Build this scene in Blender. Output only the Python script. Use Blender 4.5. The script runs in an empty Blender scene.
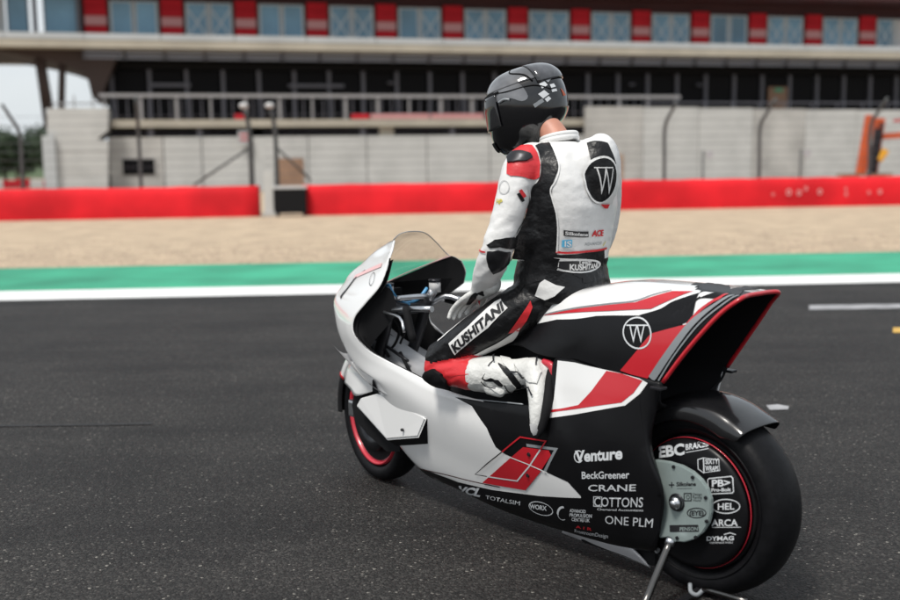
import bpy, bmesh, math, random
from mathutils import Vector, Matrix, noise
from mathutils.bvhtree import BVHTree
random.seed(4)
R = math.radians
SC = bpy.context.scene
COL = SC.collection

# ------------------------------------------------------------------ camera, world, sun, exposure
CAM_H = 1.425
PITCH, ROLL = R(7.38), R(0.764)
cam_d = bpy.data.cameras.new('camera'); cam = bpy.data.objects.new('camera', cam_d); COL.objects.link(cam)
cam_d.sensor_width = 36; cam_d.lens = 42; cam_d.clip_start = .05; cam_d.clip_end = 5000
fw = Vector((0, math.cos(PITCH), -math.sin(PITCH))); r0 = Vector((1, 0, 0)); u0 = r0.cross(fw)
rt = r0*math.cos(ROLL) - u0*math.sin(ROLL); up = u0*math.cos(ROLL) + r0*math.sin(ROLL)
cam.matrix_world = Matrix(((rt.x, up.x, -fw.x, 0), (rt.y, up.y, -fw.y, 0), (rt.z, up.z, -fw.z, CAM_H), (0, 0, 0, 1)))
cam_d.dof.use_dof = True; cam_d.dof.focus_distance = 3.95; cam_d.dof.aperture_fstop = 1.65
SC.camera = cam
SUN_EL, SUN_AZ = 60, 217          # degrees; azimuth clockwise from +Y
W = bpy.data.worlds.new('World'); SC.world = W; W.use_nodes = True
nt = W.node_tree; nt.nodes.clear()
sky = nt.nodes.new('ShaderNodeTexSky'); sky.sky_type = 'NISHITA'; sky.sun_disc = False
sky.sun_elevation = R(SUN_EL); sky.sun_rotation = R(SUN_AZ); sky.air_density = 1.0; sky.dust_density = 4.0; sky.ozone_density = 1.0
tc = nt.nodes.new('ShaderNodeTexCoord'); nz = nt.nodes.new('ShaderNodeTexNoise'); nz.inputs['Scale'].default_value = 2.2; nz.inputs['Detail'].default_value = 5
mp = nt.nodes.new('ShaderNodeMapping'); mp.inputs['Scale'].default_value = (1, 1, 3.5)
cr = nt.nodes.new('ShaderNodeValToRGB')                      # even cloud sheet, a little mottled
cr.color_ramp.elements[0].position = .3; cr.color_ramp.elements[0].color = (6.4, 7.0, 7.5, 1)
cr.color_ramp.elements[1].position = .7; cr.color_ramp.elements[1].color = (8.3, 8.7, 8.9, 1)
mx = nt.nodes.new('ShaderNodeMixRGB'); mx.inputs[0].default_value = .78
bg = nt.nodes.new('ShaderNodeBackground'); bg.inputs[1].default_value = .088
ow = nt.nodes.new('ShaderNodeOutputWorld')
nt.links.new(tc.outputs['Generated'], mp.inputs[0]); nt.links.new(mp.outputs[0], nz.inputs['Vector'])
nt.links.new(nz.outputs['Fac'], cr.inputs[0]); nt.links.new(sky.outputs[0], mx.inputs[1]); nt.links.new(cr.outputs[0], mx.inputs[2])
nt.links.new(mx.outputs[0], bg.inputs[0]); nt.links.new(bg.outputs[0], ow.inputs[0])
sun_d = bpy.data.lights.new('sun', 'SUN'); sun_d.energy = 2.4; sun_d.angle = R(12); sun_d.color = (1, .96, .9)
sun = bpy.data.objects.new('sun', sun_d); COL.objects.link(sun)
sd = Vector((math.sin(R(SUN_AZ))*math.cos(R(SUN_EL)), math.cos(R(SUN_AZ))*math.cos(R(SUN_EL)), math.sin(R(SUN_EL))))
sun.rotation_euler = sd.to_track_quat('Z', 'Y').to_euler(); sun.location = sd*30
vs = SC.view_settings; vs.view_transform = 'Standard'; vs.look = 'None'; vs.gamma = 1; vs.exposure = 0.42; vs.use_curve_mapping = False

# ------------------------------------------------------------------ materials
def mat(name, col, rough=.5, metal=0., coat=0., spec=.5, nscale=0, nvar=0., bump=0., bscale=60, trans=0., alpha=1., emit=None, detail=4, coords='Object'):
    m = bpy.data.materials.new(name); m.use_nodes = True; t = m.node_tree; b = t.nodes['Principled BSDF']
    b.inputs['Base Color'].default_value = (*col, 1); b.inputs['Roughness'].default_value = rough
    b.inputs['Metallic'].default_value = metal; b.inputs['Coat Weight'].default_value = coat; b.inputs['Coat Roughness'].default_value = .08
    b.inputs['Specular IOR Level'].default_value = spec
    if trans: b.inputs['Transmission Weight'].default_value = trans
    if alpha < 1: b.inputs['Alpha'].default_value = alpha
    if nvar or bump:
        tcn = t.nodes.new('ShaderNodeTexCoord')
    if nvar:
        n = t.nodes.new('ShaderNodeTexNoise'); n.inputs['Scale'].default_value = nscale; n.inputs['Detail'].default_value = detail
        t.links.new(tcn.outputs[coords], n.inputs['Vector'])
        r = t.nodes.new('ShaderNodeValToRGB'); r.color_ramp.elements[0].position = .3; r.color_ramp.elements[1].position = .7
        r.color_ramp.elements[0].color = tuple(max(0, c*(1-nvar)) for c in col)+(1,); r.color_ramp.elements[1].color = tuple(min(1, c*(1+nvar)) for c in col)+(1,)
        t.links.new(n.outputs['Fac'], r.inputs[0]); t.links.new(r.outputs[0], b.inputs['Base Color'])
    if bump:
        n2 = t.nodes.new('ShaderNodeTexNoise'); n2.inputs['Scale'].default_value = bscale; n2.inputs['Detail'].default_value = 3
        bp = t.nodes.new('ShaderNodeBump'); bp.inputs['Strength'].default_value = bump; bp.inputs['Distance'].default_value = .01
        t.links.new(tcn.outputs[coords], n2.inputs['Vector']); t.links.new(n2.outputs['Fac'], bp.inputs['Height']); t.links.new(bp.outputs[0], b.inputs['Normal'])
    return m
M = {}
M['white'] = mat('white_gloss_paint', (.78, .78, .775), .15, coat=1., nscale=3, nvar=.03)
M['black'] = mat('black_satin_paint', (.006, .006, .007), .34, spec=.2, nscale=6, nvar=.2)
M['matte'] = mat('black_matte', (.007, .007, .008), .8, spec=.2)
M['red'] = mat('red_gloss_paint', (.50, .012, .022), .3, coat=.5)
M['grey'] = mat('grey_stripe_paint', (.22, .235, .25), .35, coat=.3)
M['innergrey'] = mat('grey_inner_moulding', (.40, .405, .42), .55, nscale=12, nvar=.08)
M['pink'] = mat('faded_pink_stripe', (.72, .45, .45), .4)
M['letter'] = mat('white_lettering', (.62, .64, .66), .4)
M['letterdark'] = mat('black_lettering', (.012, .012, .014), .45)
M['rubber'] = mat('tyre_rubber', (.005, .005, .006), .5, spec=.16, nscale=40, nvar=.25, bump=.08, bscale=90)
M['metal'] = mat('brushed_metal', (.55, .56, .58), .3, metal=1, nscale=30, nvar=.1)
M['chrome'] = mat('polished_tube', (.13, .125, .12), .25, metal=1)
M['darkmetal'] = mat('anodised_black_metal', (.03, .03, .034), .35, metal=.6)
M['plate'] = mat('grey_green_aluminium', (.30, .36, .35), .42, metal=.35, nscale=20, nvar=.06)
M['blue'] = mat('blue_hose', (.10, .35, .62), .35)
M['rimred'] = mat('red_rim', (.52, .025, .045), .35, coat=.3)
M['skin'] = mat('skin', (.50, .23, .16), .5, nscale=25, nvar=.1)
M['leather_w'] = mat('white_leather', (.72, .715, .705), .38, nscale=7, nvar=.08, bump=.5, bscale=19)
M['leather_b'] = mat('black_leather', (.006, .006, .007), .42, spec=.35, nscale=12, nvar=.2, bump=1.0, bscale=20)
M['leather_r'] = mat('red_leather', (.62, .028, .035), .4, nscale=9, nvar=.08, bump=.35, bscale=26)
M['leather_y'] = mat('yellow_print', (.6, .5, .05), .5)
M['cyan'] = mat('light_blue_print', (.10, .45, .70), .5)
M['glovew'] = mat('white_glove_leather', (.60, .60, .58), .5, nscale=20, nvar=.12, bump=.4, bscale=60)
M['helm'] = mat('helmet_black_gloss', (.004, .004, .005), .12, coat=.6, spec=.5)
# windscreen
m = bpy.data.materials.new('clear_screen'); m.use_nodes = True; t = m.node_tree; b = t.nodes['Principled BSDF']
t.nodes.remove(b); tr = t.nodes.new('ShaderNodeBsdfTransparent'); tr.inputs[0].default_value = (.93, .93, .93, 1); gl = t.nodes.new('ShaderNodeBsdfGlossy'); gl.inputs['Roughness'].default_value = .04
lw_ = t.nodes.new('ShaderNodeLayerWeight'); lw_.inputs[0].default_value = .35; pw_ = t.nodes.new('ShaderNodeMath'); pw_.operation = 'POWER'; pw_.inputs[1].default_value = 3.0; fr_ = t.nodes.new('ShaderNodeMath'); fr_.operation = 'MULTIPLY_ADD'; fr_.inputs[1].default_value = .45; fr_.inputs[2].default_value = .03; t.links.new(lw_.outputs['Facing'], pw_.inputs[0]); t.links.new(pw_.outputs[0], fr_.inputs[0]); mi_ = t.nodes.new('ShaderNodeMixShader')
t.links.new(fr_.outputs[0], mi_.inputs[0]); t.links.new(tr.outputs[0], mi_.inputs[1]); t.links.new(gl.outputs[0], mi_.inputs[2]); t.links.new(mi_.outputs[0], t.nodes['Material Output'].inputs[0])
M['screen'] = m
# smoky helmet graphic; its light grey also paints in the crown's sky reflection
m = mat('helmet_smoke_and_reflection', (.1, .1, .11), .08, coat=.8, nscale=7, nvar=.9, detail=3); M['smoke'] = m
m.node_tree.nodes['Color Ramp'].color_ramp.elements[0].color = (.006, .006, .007, 1); m.node_tree.nodes['Color Ramp'].color_ramp.elements[1].color = (.22, .225, .24, 1)
# carbon weave
m = mat('carbon_weave', (.02, .02, .022), .2, spec=.5, coat=.5); t = m.node_tree; b = t.nodes['Principled BSDF']; M['carbon'] = m
tcn = t.nodes.new('ShaderNodeTexCoord'); w1 = t.nodes.new('ShaderNodeTexChecker'); w1.inputs['Scale'].default_value = 330
w1.inputs['Color1'].default_value = (.004, .004, .005, 1); w1.inputs['Color2'].default_value = (.014, .014, .015, 1)
t.links.new(tcn.outputs['Object'], w1.inputs['Vector']); t.links.new(w1.outputs['Color'], b.inputs['Base Color'])

# asphalt: dark binder with stones of many greys
def asphalt(name):
    m = bpy.data.materials.new(name); m.use_nodes = True; t = m.node_tree; b = t.nodes['Principled BSDF']; L = t.links.new; N = t.nodes.new
    tcn = N('ShaderNodeTexCoord')
    vor = N('ShaderNodeTexVoronoi'); vor.inputs['Scale'].default_value = 125
    fine = N('ShaderNodeTexNoise'); fine.inputs['Scale'].default_value = 60; fine.inputs['Detail'].default_value = 5; fine.inputs['Roughness'].default_value = .7
    big = N('ShaderNodeTexNoise'); big.inputs['Scale'].default_value = 1.1; big.inputs['Detail'].default_value = 6
    for n in (big, fine, vor): L(tcn.outputs['Object'], n.inputs['Vector'])
    stretch = N('ShaderNodeMapping'); stretch.inputs['Scale'].default_value = (.09, 2.2, 1); stretch.inputs['Rotation'].default_value = (0, 0, R(-4))
    tyre = N('ShaderNodeTexNoise'); tyre.inputs['Scale'].default_value = 1.0; tyre.inputs['Detail'].default_value = 4
    L(tcn.outputs['Object'], stretch.inputs[0]); L(stretch.outputs[0], tyre.inputs['Vector'])
    sep = N('ShaderNodeSeparateColor'); L(vor.outputs['Color'], sep.inputs[0])
    r = N('ShaderNodeValToRGB'); e = r.color_ramp.elements
    e[0].position = 0; e[0].color = (.011, .0107, .0105, 1); e[1].position = .55; e[1].color = (.025, .0242, .0236, 1)
    for p_, c_ in ((.85, (.045, .0435, .042, 1)), (.985, (.066, .063, .060, 1)), (.9985, (.26, .25, .23, 1))):
        q = e.new(p_); q.color = c_
    L(sep.outputs[0], r.inputs[0])
    r3 = N('ShaderNodeValToRGB'); r3.color_ramp.elements[0].position = .35; r3.color_ramp.elements[1].position = .65
    r3.color_ramp.elements[0].color = (.5, .5, .5, 1); r3.color_ramp.elements[1].color = (1.35, 1.33, 1.3, 1); L(fine.outputs['Fac'], r3.inputs[0])
    m1 = N('ShaderNodeMixRGB'); m1.blend_type = 'MULTIPLY'; m1.inputs[0].default_value = 1; L(r.outputs[0], m1.inputs[1]); L(r3.outputs[0], m1.inputs[2])
    add = N('ShaderNodeMixRGB'); add.inputs[0].default_value = .45; L(big.outputs['Fac'], add.inputs[1]); L(tyre.outputs['Fac'], add.inputs[2])
    r2 = N('ShaderNodeValToRGB'); r2.color_ramp.elements[0].position = .38; r2.color_ramp.elements[1].position = .6
    r2.color_ramp.elements[0].color = (.46, .46, .47, 1); r2.color_ramp.elements[1].color = (1.0, .99, .975, 1); L(add.outputs[0], r2.inputs[0])
    m2 = N('ShaderNodeMixRGB'); m2.blend_type = 'MULTIPLY'; m2.inputs[0].default_value = 1; L(m1.outputs[0], m2.inputs[1]); L(r2.outputs[0], m2.inputs[2]); L(m2.outputs[0], b.inputs['Base Color'])
    bp = N('ShaderNodeBump'); bp.inputs['Strength'].default_value = 1.; bp.inputs['Distance'].default_value = .005; bp.invert = True
    L(vor.outputs['Distance'], bp.inputs['Height']); L(bp.outputs[0], b.inputs['Normal'])
    b.inputs['Roughness'].default_value = .68; b.inputs['Specular IOR Level'].default_value = .27
    return m
M['asphalt'] = asphalt('track_asphalt')
M['paintwhite'] = mat('worn_white_line_paint', (.72, .72, .71), .6, nscale=3, nvar=.08)
M['paintdash'] = mat('faded_grey_line_paint', (.30, .30, .31), .7, nscale=6, nvar=.3)
M['paintyellow'] = mat('yellow_line_paint', (.55, .33, .06), .6, nscale=6, nvar=.2)
M['green'] = mat('green_runoff_paint', (.042, .30, .18), .7, spec=.25, nscale=.7, nvar=.30, bump=.3, bscale=40)
M['gravel'] = mat('tan_gravel', (.42, .325, .225), .9, nscale=1.6, nvar=.2, bump=1., bscale=16, detail=10)
M['earth'] = mat('dry_ground', (.30, .25, .19), .95, nscale=.5, nvar=.3)
M['redwall'] = mat('red_barrier_skin', (.62, .014, .022), .75, spec=.2, nscale=.7, nvar=.22)
M['concrete'] = mat('pale_concrete', (.48, .48, .465), .85, nscale=.7, nvar=.10, bump=.2, bscale=3)
M['concrete2'] = mat('stained_concrete', (.40, .39, .37), .85, nscale=.5, nvar=.22, bump=.2, bscale=3)
M['cream'] = mat('cream_slab', (.40, .365, .30), .8, nscale=.6, nvar=.12)
M['ledge'] = mat('pale_ledge', (.43, .45, .46), .6, nscale=.6, nvar=.08)
M['brown'] = mat('dark_brown_soffit', (.035, .02, .016), .7, nscale=.3, nvar=.2)
M['maroon'] = mat('dark_maroon_fascia', (.05, .012, .015), .7)
M['glass'] = mat('blue_grey_glazing', (.12, .25, .36), .15, spec=.5, nscale=.25, nvar=.4)
M['darkglass'] = mat('dark_glazing', (.004, .004, .005), .5, spec=.1)
M['frame'] = mat('pale_window_frame', (.42, .47, .50), .5)
M['mullion'] = mat('dull_grey_mullion', (.10, .10, .12), .5)
M['tape'] = mat('white_tape', (.5, .55, .58), .6)
M['louvre'] = mat('blue_grey_louvre', (.24, .26, .32), .45)
M['redpanel'] = mat('red_cladding', (.45, .012, .022), .7, spec=.2, nscale=.8, nvar=.1)
M['post'] = mat('galvanised_dark_post', (.07, .075, .075), .6, metal=.3)
M['rail'] = mat('pale_rail', (.27, .265, .27), .5)
M['wood'] = mat('brown_board', (.28, .17, .11), .8, nscale=1, nvar=.15)
M['orange'] = mat('orange_machine_paint', (.50, .085, .02), .45, nscale=2, nvar=.15)
M['yellowm'] = mat('yellow_machine_paint', (.75, .38, .03), .45)
M['leaf'] = mat('dark_leaves', (.028, .05, .022), .8, nscale=2, nvar=.4)
M['bark'] = mat('bark', (.06, .045, .03), .9)
M['offwhite'] = mat('offwhite', (.5, .5, .5), .6)
M['greensign'] = mat('green_exit_sign', (.05, .3, .16), .5)

# ------------------------------------------------------------------ helpers
def link(name, me, mats=None, parent=None, smooth=False):
    o = bpy.data.objects.new(name, me); COL.objects.link(o)
    if mats:
        for m in (mats if isinstance(mats, (list, tuple)) else [mats]): me.materials.append(m)
    if parent is not None: o.parent = parent
    if smooth:
        for p in me.polygons: p.use_smooth = True
    return o
def tag(o, label=None, cat=None, group=None, kind=None):
    if label: o['label'] = label
    if cat: o['category'] = cat
    if group: o['group'] = group
    if kind: o['kind'] = kind
    return o
def empty(name, loc=(0, 0, 0), rz=0., label=None, cat=None, group=None):
    o = bpy.data.objects.new(name, None); COL.objects.link(o); o.location = loc; o.rotation_euler = (0, 0, rz); o.empty_display_size = .1
    return tag(o, label, cat, group)
def bmesh_obj(name, bm, mats, parent=None, smooth=False):
    me = bpy.data.meshes.new(name); bmesh.ops.recalc_face_normals(bm, faces=bm.faces); bm.to_mesh(me); bm.free()
    return link(name, me, mats, parent, smooth)
def box_bm(bm, a, b, mi=0, bevel=0):
    x0, y0, z0 = a; x1, y1, z1 = b
    vs_ = [bm.verts.new(p) for p in ((x0,y0,z0),(x1,y0,z0),(x1,y1,z0),(x0,y1,z0),(x0,y0,z1),(x1,y0,z1),(x1,y1,z1),(x0,y1,z1))]
    fs = [bm.faces.new([vs_[i] for i in f]) for f in ((0,3,2,1),(4,5,6,7),(0,1,5,4),(1,2,6,5),(2,3,7,6),(3,0,4,7))]
    for f in fs: f.material_index = mi
    if bevel:
        es = list({e for f in fs for e in f.edges}); bmesh.ops.bevel(bm, geom=es, offset=bevel, segments=2, profile=.6, affect='EDGES')
    return fs
def box(name, a, b, m, parent=None, bevel=0):
    bm = bmesh.new(); a2 = [min(p, q) for p, q in zip(a, b)]; b2 = [max(p, q) for p, q in zip(a, b)]
    box_bm(bm, a2, b2, 0, bevel); return bmesh_obj(name, bm, m, parent)
def cr_pt(P, t):
    n = len(P)-1; i = min(int(t), n-1); f = t-i
    p1, p2 = P[i], P[i+1]; p0 = P[i-1] if i else p1*2-p2; p3 = P[i+2] if i+2 <= n else p2*2-p1
    return .5*((2*p1)+(p2-p0)*f+(2*p0-5*p1+4*p2-p3)*f*f+(3*p1-p0-3*p2+p3)*f*f*f)
def curve_pts(P, sub):
    P = [Vector(p) for p in P]
    if len(P) == 2: return [P[0].lerp(P[1], k/sub) for k in range(sub+1)]
    return [cr_pt(P, k/sub) for k in range((len(P)-1)*sub+1)]
def tube_bm(bm, P, rad, seg=12, sub=4, cap=True, mi=0, smoothpath=True):
    pts = curve_pts(P, sub) if smoothpath else [Vector(p) for p in P]
    if isinstance(rad, (int, float)): rr = [rad]*len(pts)
    else:
        rv = curve_pts([Vector((r_, 0, 0)) for r_ in rad], sub) if smoothpath else [Vector((r_, 0, 0)) for r_ in rad]; rr = [max(.0005, q.x) for q in rv]
    rings = []; prev = None
    for i, p in enumerate(pts):
        d = (pts[min(i+1, len(pts)-1)]-pts[max(i-1, 0)]).normalized()
        if prev is None:
            a = d.orthogonal().normalized()
        else:
            a = (prev-d*prev.dot(d)).normalized()
        prev = a; b_ = d.cross(a)
        rings.append([bm.verts.new(p+(a*math.cos(2*math.pi*k/seg)+b_*math.sin(2*math.pi*k/seg))*rr[i]) for k in range(seg)])
    for i in range(len(rings)-1):
        for k in range(seg):
            f = bm.faces.new((rings[i][k], rings[i][(k+1)%seg], rings[i+1][(k+1)%seg], rings[i+1][k])); f.material_index = mi; f.smooth = True
    if cap:
        f = bm.faces.new(rings[0][::-1]); f.material_index = mi; f = bm.faces.new(rings[-1]); f.material_index = mi
def tube(name, P, rad, m, parent=None, seg=12, sub=4, smoothpath=True):
    bm = bmesh.new(); tube_bm(bm, P, rad, seg, sub, smoothpath=smoothpath); return bmesh_obj(name, bm, m, parent)
def grid_mesh(name, rows, sub=5, mirror=False):
    """rows x cols of control points -> smooth surface; the second half mirrored over the bike's mid plane"""
    rows = [[Vector(p) for p in r_] for r_ in rows]
    long_ = [curve_pts(r_, sub) for r_ in rows]
    cols = [curve_pts([long_[i][j] for i in range(len(rows))], sub) for j in range(len(long_[0]))]
    nj, ni = len(cols), len(cols[0]); V, Fc = [], []
    for s in ((1, -1) if mirror else (1,)):
        base = len(V)
        for j in range(nj):
            for i in range(ni):
                p = cols[j][i]; V.append((p.x, p.y*s, p.z))
        for j in range(nj-1):
            for i in range(ni-1):
                q = (base+j*ni+i, base+j*ni+i+1, base+(j+1)*ni+i+1, base+(j+1)*ni+i)
                Fc.append(q if s == 1 else q[::-1])
    me = bpy.data.meshes.new(name); me.from_pydata(V, [], Fc)
    bm = bmesh.new(); bm.from_mesh(me)
    if mirror: bmesh.ops.remove_doubles(bm, verts=[v for v in bm.verts if abs(v.co.y) < .002], dist=.0015)
    bmesh.ops.dissolve_degenerate(bm, dist=1e-5, edges=bm.edges)
    bm.to_mesh(me); bm.free(); me.update()
    return me
TARGETS = {}
def reg(key, o):
    """remember a surface that lettering and stripes lie on (coordinates of the bike's frame)"""
    me = o.data; TARGETS.setdefault(key, []).append(BVHTree.FromPolygons([v.co.copy() for v in me.vertices], [tuple(p.vertices) for p in me.polygons]))
def patch(name, rows, m, parent, key=None, mirror=True, sub=5, thick=.004, inner=None, outward=1):
    me = grid_mesh(name, rows, sub, mirror)
    o = link(name, me, m, parent, smooth=True)
    # outward test: mean normal on the left half should point to +v or up
    s = sum((p.normal.y*(1 if p.center.y > 0 else -1)+p.normal.z*.6)*p.area for p in me.polygons)
    if s*outward < 0: me.flip_normals()
    if key: reg(key, o)
    if thick:
        if inner: me.materials.append(inner)
        md = o.modifiers.new('thickness', 'SOLIDIFY'); md.thickness = thick; md.offset = -1
        if inner: md.material_offset = 1; md.material_offset_rim = 0
    return o
def lathe_v(name, prof, cu, cw, m, parent, seg=64, a0=0, a1=360, smooth=True):
    """profile of (radius, v) turned about the axle (parallel to v) at (cu, cw)"""
    bm = bmesh.new(); full = abs(a1-a0) >= 360; n = seg if full else seg+1; rings = []
    for k in range(n):
        a = R(a0+(a1-a0)*k/seg); rings.append([bm.verts.new((cu+r_*math.cos(a), v_, cw+r_*math.sin(a))) for r_, v_ in prof])
    for k in range(seg):
        A, B = rings[k], rings[(k+1) % n]
        for i in range(len(prof)-1): bm.faces.new((A[i], A[i+1], B[i+1], B[i]))
    bmesh.ops.remove_doubles(bm, verts=bm.verts, dist=1e-5)
    return bmesh_obj(name, bm, m, parent, smooth)
def cast(key, o, d):
    best = None
    for bv in TARGETS[key]:
        h = bv.ray_cast(o, d)
        if h[0] is not None and (best is None or h[3] < best[3]): best = h
    return best
def nearest(key, p):
    best = None
    for bv in TARGETS[key]:
        h = bv.find_nearest(p)
        if h[0] is not None and (best is None or h[3] < best[3]): best = h
    return best
def curve_mesh(splines=None, text=None, bold=0.):
    cu = bpy.data.curves.new('c', 'FONT' if text else 'CURVE')
    if text: cu.body = text; cu.offset = bold; cu.resolution_u = 3
    else:
        cu.dimensions = '2D'; cu.fill_mode = 'BOTH'
        for s in splines:
            sp = cu.splines.new('POLY'); sp.points.add(len(s)-1); sp.use_cyclic_u = True
            for p, q in zip(sp.points, s): p.co = (q[0], q[1], 0, 1)
    ob = bpy.data.objects.new('tmp', cu); COL.objects.link(ob); dg = bpy.context.evaluated_depsgraph_get(); dg.update()
    me = bpy.data.meshes.new_from_object(ob.evaluated_get(dg)); bpy.data.objects.remove(ob); bpy.data.curves.remove(cu)
    return me
MAXD = {'side': .28, 'tail': .22, 'person': .055, 'boot': .06, 'hs': .06, 'disc': .05, 'plate': .04, 'glove': .03}
def lay(name, me, Fm, key, m, parent, off, step):
    """Fm: 4x4 from the flat drawing to the bike's frame; drop the drawing along its normal on to the surface"""
    bm = bmesh.new(); bm.from_mesh(me); bm.transform(Fm)
    O = Fm.to_translation(); ex = Fm.col[0].xyz.normalized(); n = ex.cross(Fm.col[1].xyz).normalized(); ey = n.cross(ex)
    cs = [v.co.copy() for v in bm.verts]
    for ax in (ex, ey):
        lo = min((c-O).dot(ax) for c in cs); hi = max((c-O).dot(ax) for c in cs); k = 1
        while lo+k*step < hi:
            bmesh.ops.bisect_plane(bm, geom=bm.verts[:]+bm.edges[:]+bm.faces[:], dist=1e-6, plane_co=O+ax*(lo+k*step), plane_no=ax); k += 1
    bmesh.ops.triangulate(bm, faces=bm.faces[:])
    c = sum(cs, Vector())/len(cs); h = nearest(key, c)
    if h and h[1].dot(n) < 0: n = -n
    bad = []; maxd = MAXD[key]
    for v in bm.verts:
        h = None
        for bv in TARGETS[key]:
            o_ = v.co+n*maxd; left_ = 2*maxd
            for _ in range(6):
                q = bv.ray_cast(o_, -n, left_)
                if q[0] is None: break
                if q[1].dot(n) > .08 or key in ('side', 'tail'):
                    e = abs((q[0]-v.co).dot(n))+(.5 if q[1].dot(n) < .05 and key in ('side', 'tail') else 0)
                    if h is None or e < h[3]: h = (q[0], q[1], 0, e)
                left_ -= (o_-q[0]).length+.0005; o_ = q[0]-n*.0005
                if left_ <= 0: break
        if h is None:
            h2 = nearest(key, v.co)
            if h2 is None or h2[3] > .035: bad.append(v); continue
            h = h2
        nn = h[1] if h[1].dot(n) > 0 else -h[1]; v.co = h[0]+nn*off
    bmesh.ops.delete(bm, geom=bad, context='VERTS')
    for f in bm.faces:
        f.smooth = True; f.normal_update()
        if f.normal.dot(n) < 0: f.normal_flip()
    me2 = bpy.data.meshes.new(name); bm.to_mesh(me2); bm.free(); bpy.data.meshes.remove(me)
    return link(name, me2, m, parent)
def fit(P):
    c = sum(P, Vector())/len(P); n = Vector()
    for i in range(len(P)): n += (P[i]-c).cross(P[(i+1) % len(P)]-c)
    n.normalize(); ex = Vector((0, 0, 1)).cross(n)
    if ex.length < .1: ex = Vector((1, 0, 0)).cross(n)
    ex.normalize(); ey = n.cross(ex)
    return Matrix(((ex.x, ey.x, n.x, c.x), (ex.y, ey.y, n.y, c.y), (ex.z, ey.z, n.z, c.z), (0, 0, 0, 1)))
def decal(name, parent, m, key, pts, off=.0012, step=.014, smooth=0, thick=0):
    P = [Vector(p) for p in pts]
    if smooth:
        P2 = P+P[:2]; P = [cr_pt([P[(i+j-1) % len(P)] for j in range(4)], 1+k/smooth) for i in range(len(P)) for k in range(smooth)]
    Fm = fit(P); inv = Fm.inverted(); flat = [(inv@p).xy for p in P]
    o = lay(name, curve_mesh([flat]), Fm, key, m, parent, off, step)
    if thick: md = o.modifiers.new('t', 'SOLIDIFY'); md.thickness = thick; md.offset = -1; bv = o.modifiers.new('b', 'BEVEL'); bv.width = thick*.3; bv.segments = 2; bv.limit_method = 'ANGLE'; bv.angle_limit = R(60)
    return o
def stroke(name, parent, m, key, pts, w, off=.0018, step=.02, closed=False, sub=1):
    P = [Vector(p) for p in pts]
    if sub > 1: P = curve_pts(P, sub)
    Fm = fit(P+[P[0]+Vector((0, 0, .0001))]) if len(P) > 2 else None
    if Fm is None or abs(Fm.determinant()) < .5:
        h = nearest(key, (P[0]+P[-1])/2); n = h[1]; ex = (P[-1]-P[0]).normalized(); n = (n-ex*n.dot(ex)).normalized(); ey = n.cross(ex); c = P[0]
        Fm = Matrix(((ex.x, ey.x, n.x, c.x), (ex.y, ey.y, n.y, c.y), (ex.z, ey.z, n.z, c.z), (0, 0, 0, 1)))
    inv = Fm.inverted(); Q = [(inv@p).xy for p in P]; n = len(Q); ws = w if isinstance(w, (list, tuple)) else [w]*n
    if len(ws) != n: ws = [ws[0]+(ws[-1]-ws[0])*i/(n-1) for i in range(n)]
    A, B = [], []
    for i in range(n):
        a = Q[(i-1) % n] if closed or i else Q[i]; b = Q[(i+1) % n] if closed or i < n-1 else Q[i]
        d1 = (Q[i]-a).normalized() if (Q[i]-a).length > 1e-9 else (b-Q[i]).normalized(); d2 = (b-Q[i]).normalized() if (b-Q[i]).length > 1e-9 else d1
        t_ = (d1+d2).normalized(); nn = Vector((-t_.y, t_.x)); k = ws[i]/2/max(.5, nn.dot(Vector((-d1.y, d1.x))))
        A.append(Q[i]+nn*k); B.append(Q[i]-nn*k)
    return lay(name, curve_mesh([A, B] if closed else [A+B[::-1]]), Fm, key, m, parent, off, step)
def ribbon(name, parent, m, key, pts, w, off=.003, sub=8, n=4, sides=None):
    """a narrow strip that follows the surface point by point; with sides=(A, B) it fills the area between two lines"""
    rows = []
    if sides:
        A = curve_pts(sides[0], sub); B = curve_pts(sides[1], sub); m_ = min(len(A), len(B)); n = 10
        for i in range(m_): rows.append([A[i].lerp(B[i], k/n) for k in range(n+1)])
    else:
        C_ = curve_pts(pts, sub) if len(pts) > 2 else curve_pts(pts, sub*2); N_ = len(C_); ws = w if isinstance(w, (list, tuple)) else [w, w]
        for i, p in enumerate(C_):
            t_ = (C_[min(i+1, N_-1)]-C_[max(i-1, 0)]).normalized(); h = nearest(key, p); s_ = h[1].cross(t_).normalized(); f = i/(N_-1)*(len(ws)-1); j = min(int(f), len(ws)-2); ww = ws[j]+(ws[j+1]-ws[j])*(f-j)
            rows.append([h[0]+s_*ww*(k/n-.5) for k in range(n+1)])
    V, F_ = [], []
    for r_ in rows:
        for p in r_:
            h = nearest(key, p); c_ = h[1]; V.append(h[0]+c_*off)
    k1 = n+1
    for i in range(len(rows)-1):
        for k in range(n): F_.append((i*k1+k, i*k1+k+1, (i+1)*k1+k+1, (i+1)*k1+k))
    me = bpy.data.meshes.new(name); me.from_pydata([tuple(v) for v in V], [], F_); me.update()
    s = sum(p.normal.dot(nearest(key, p.center)[1]) for p in me.polygons)
    if s < 0: me.flip_normals()
    return link(name, me, m, parent, True)
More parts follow.
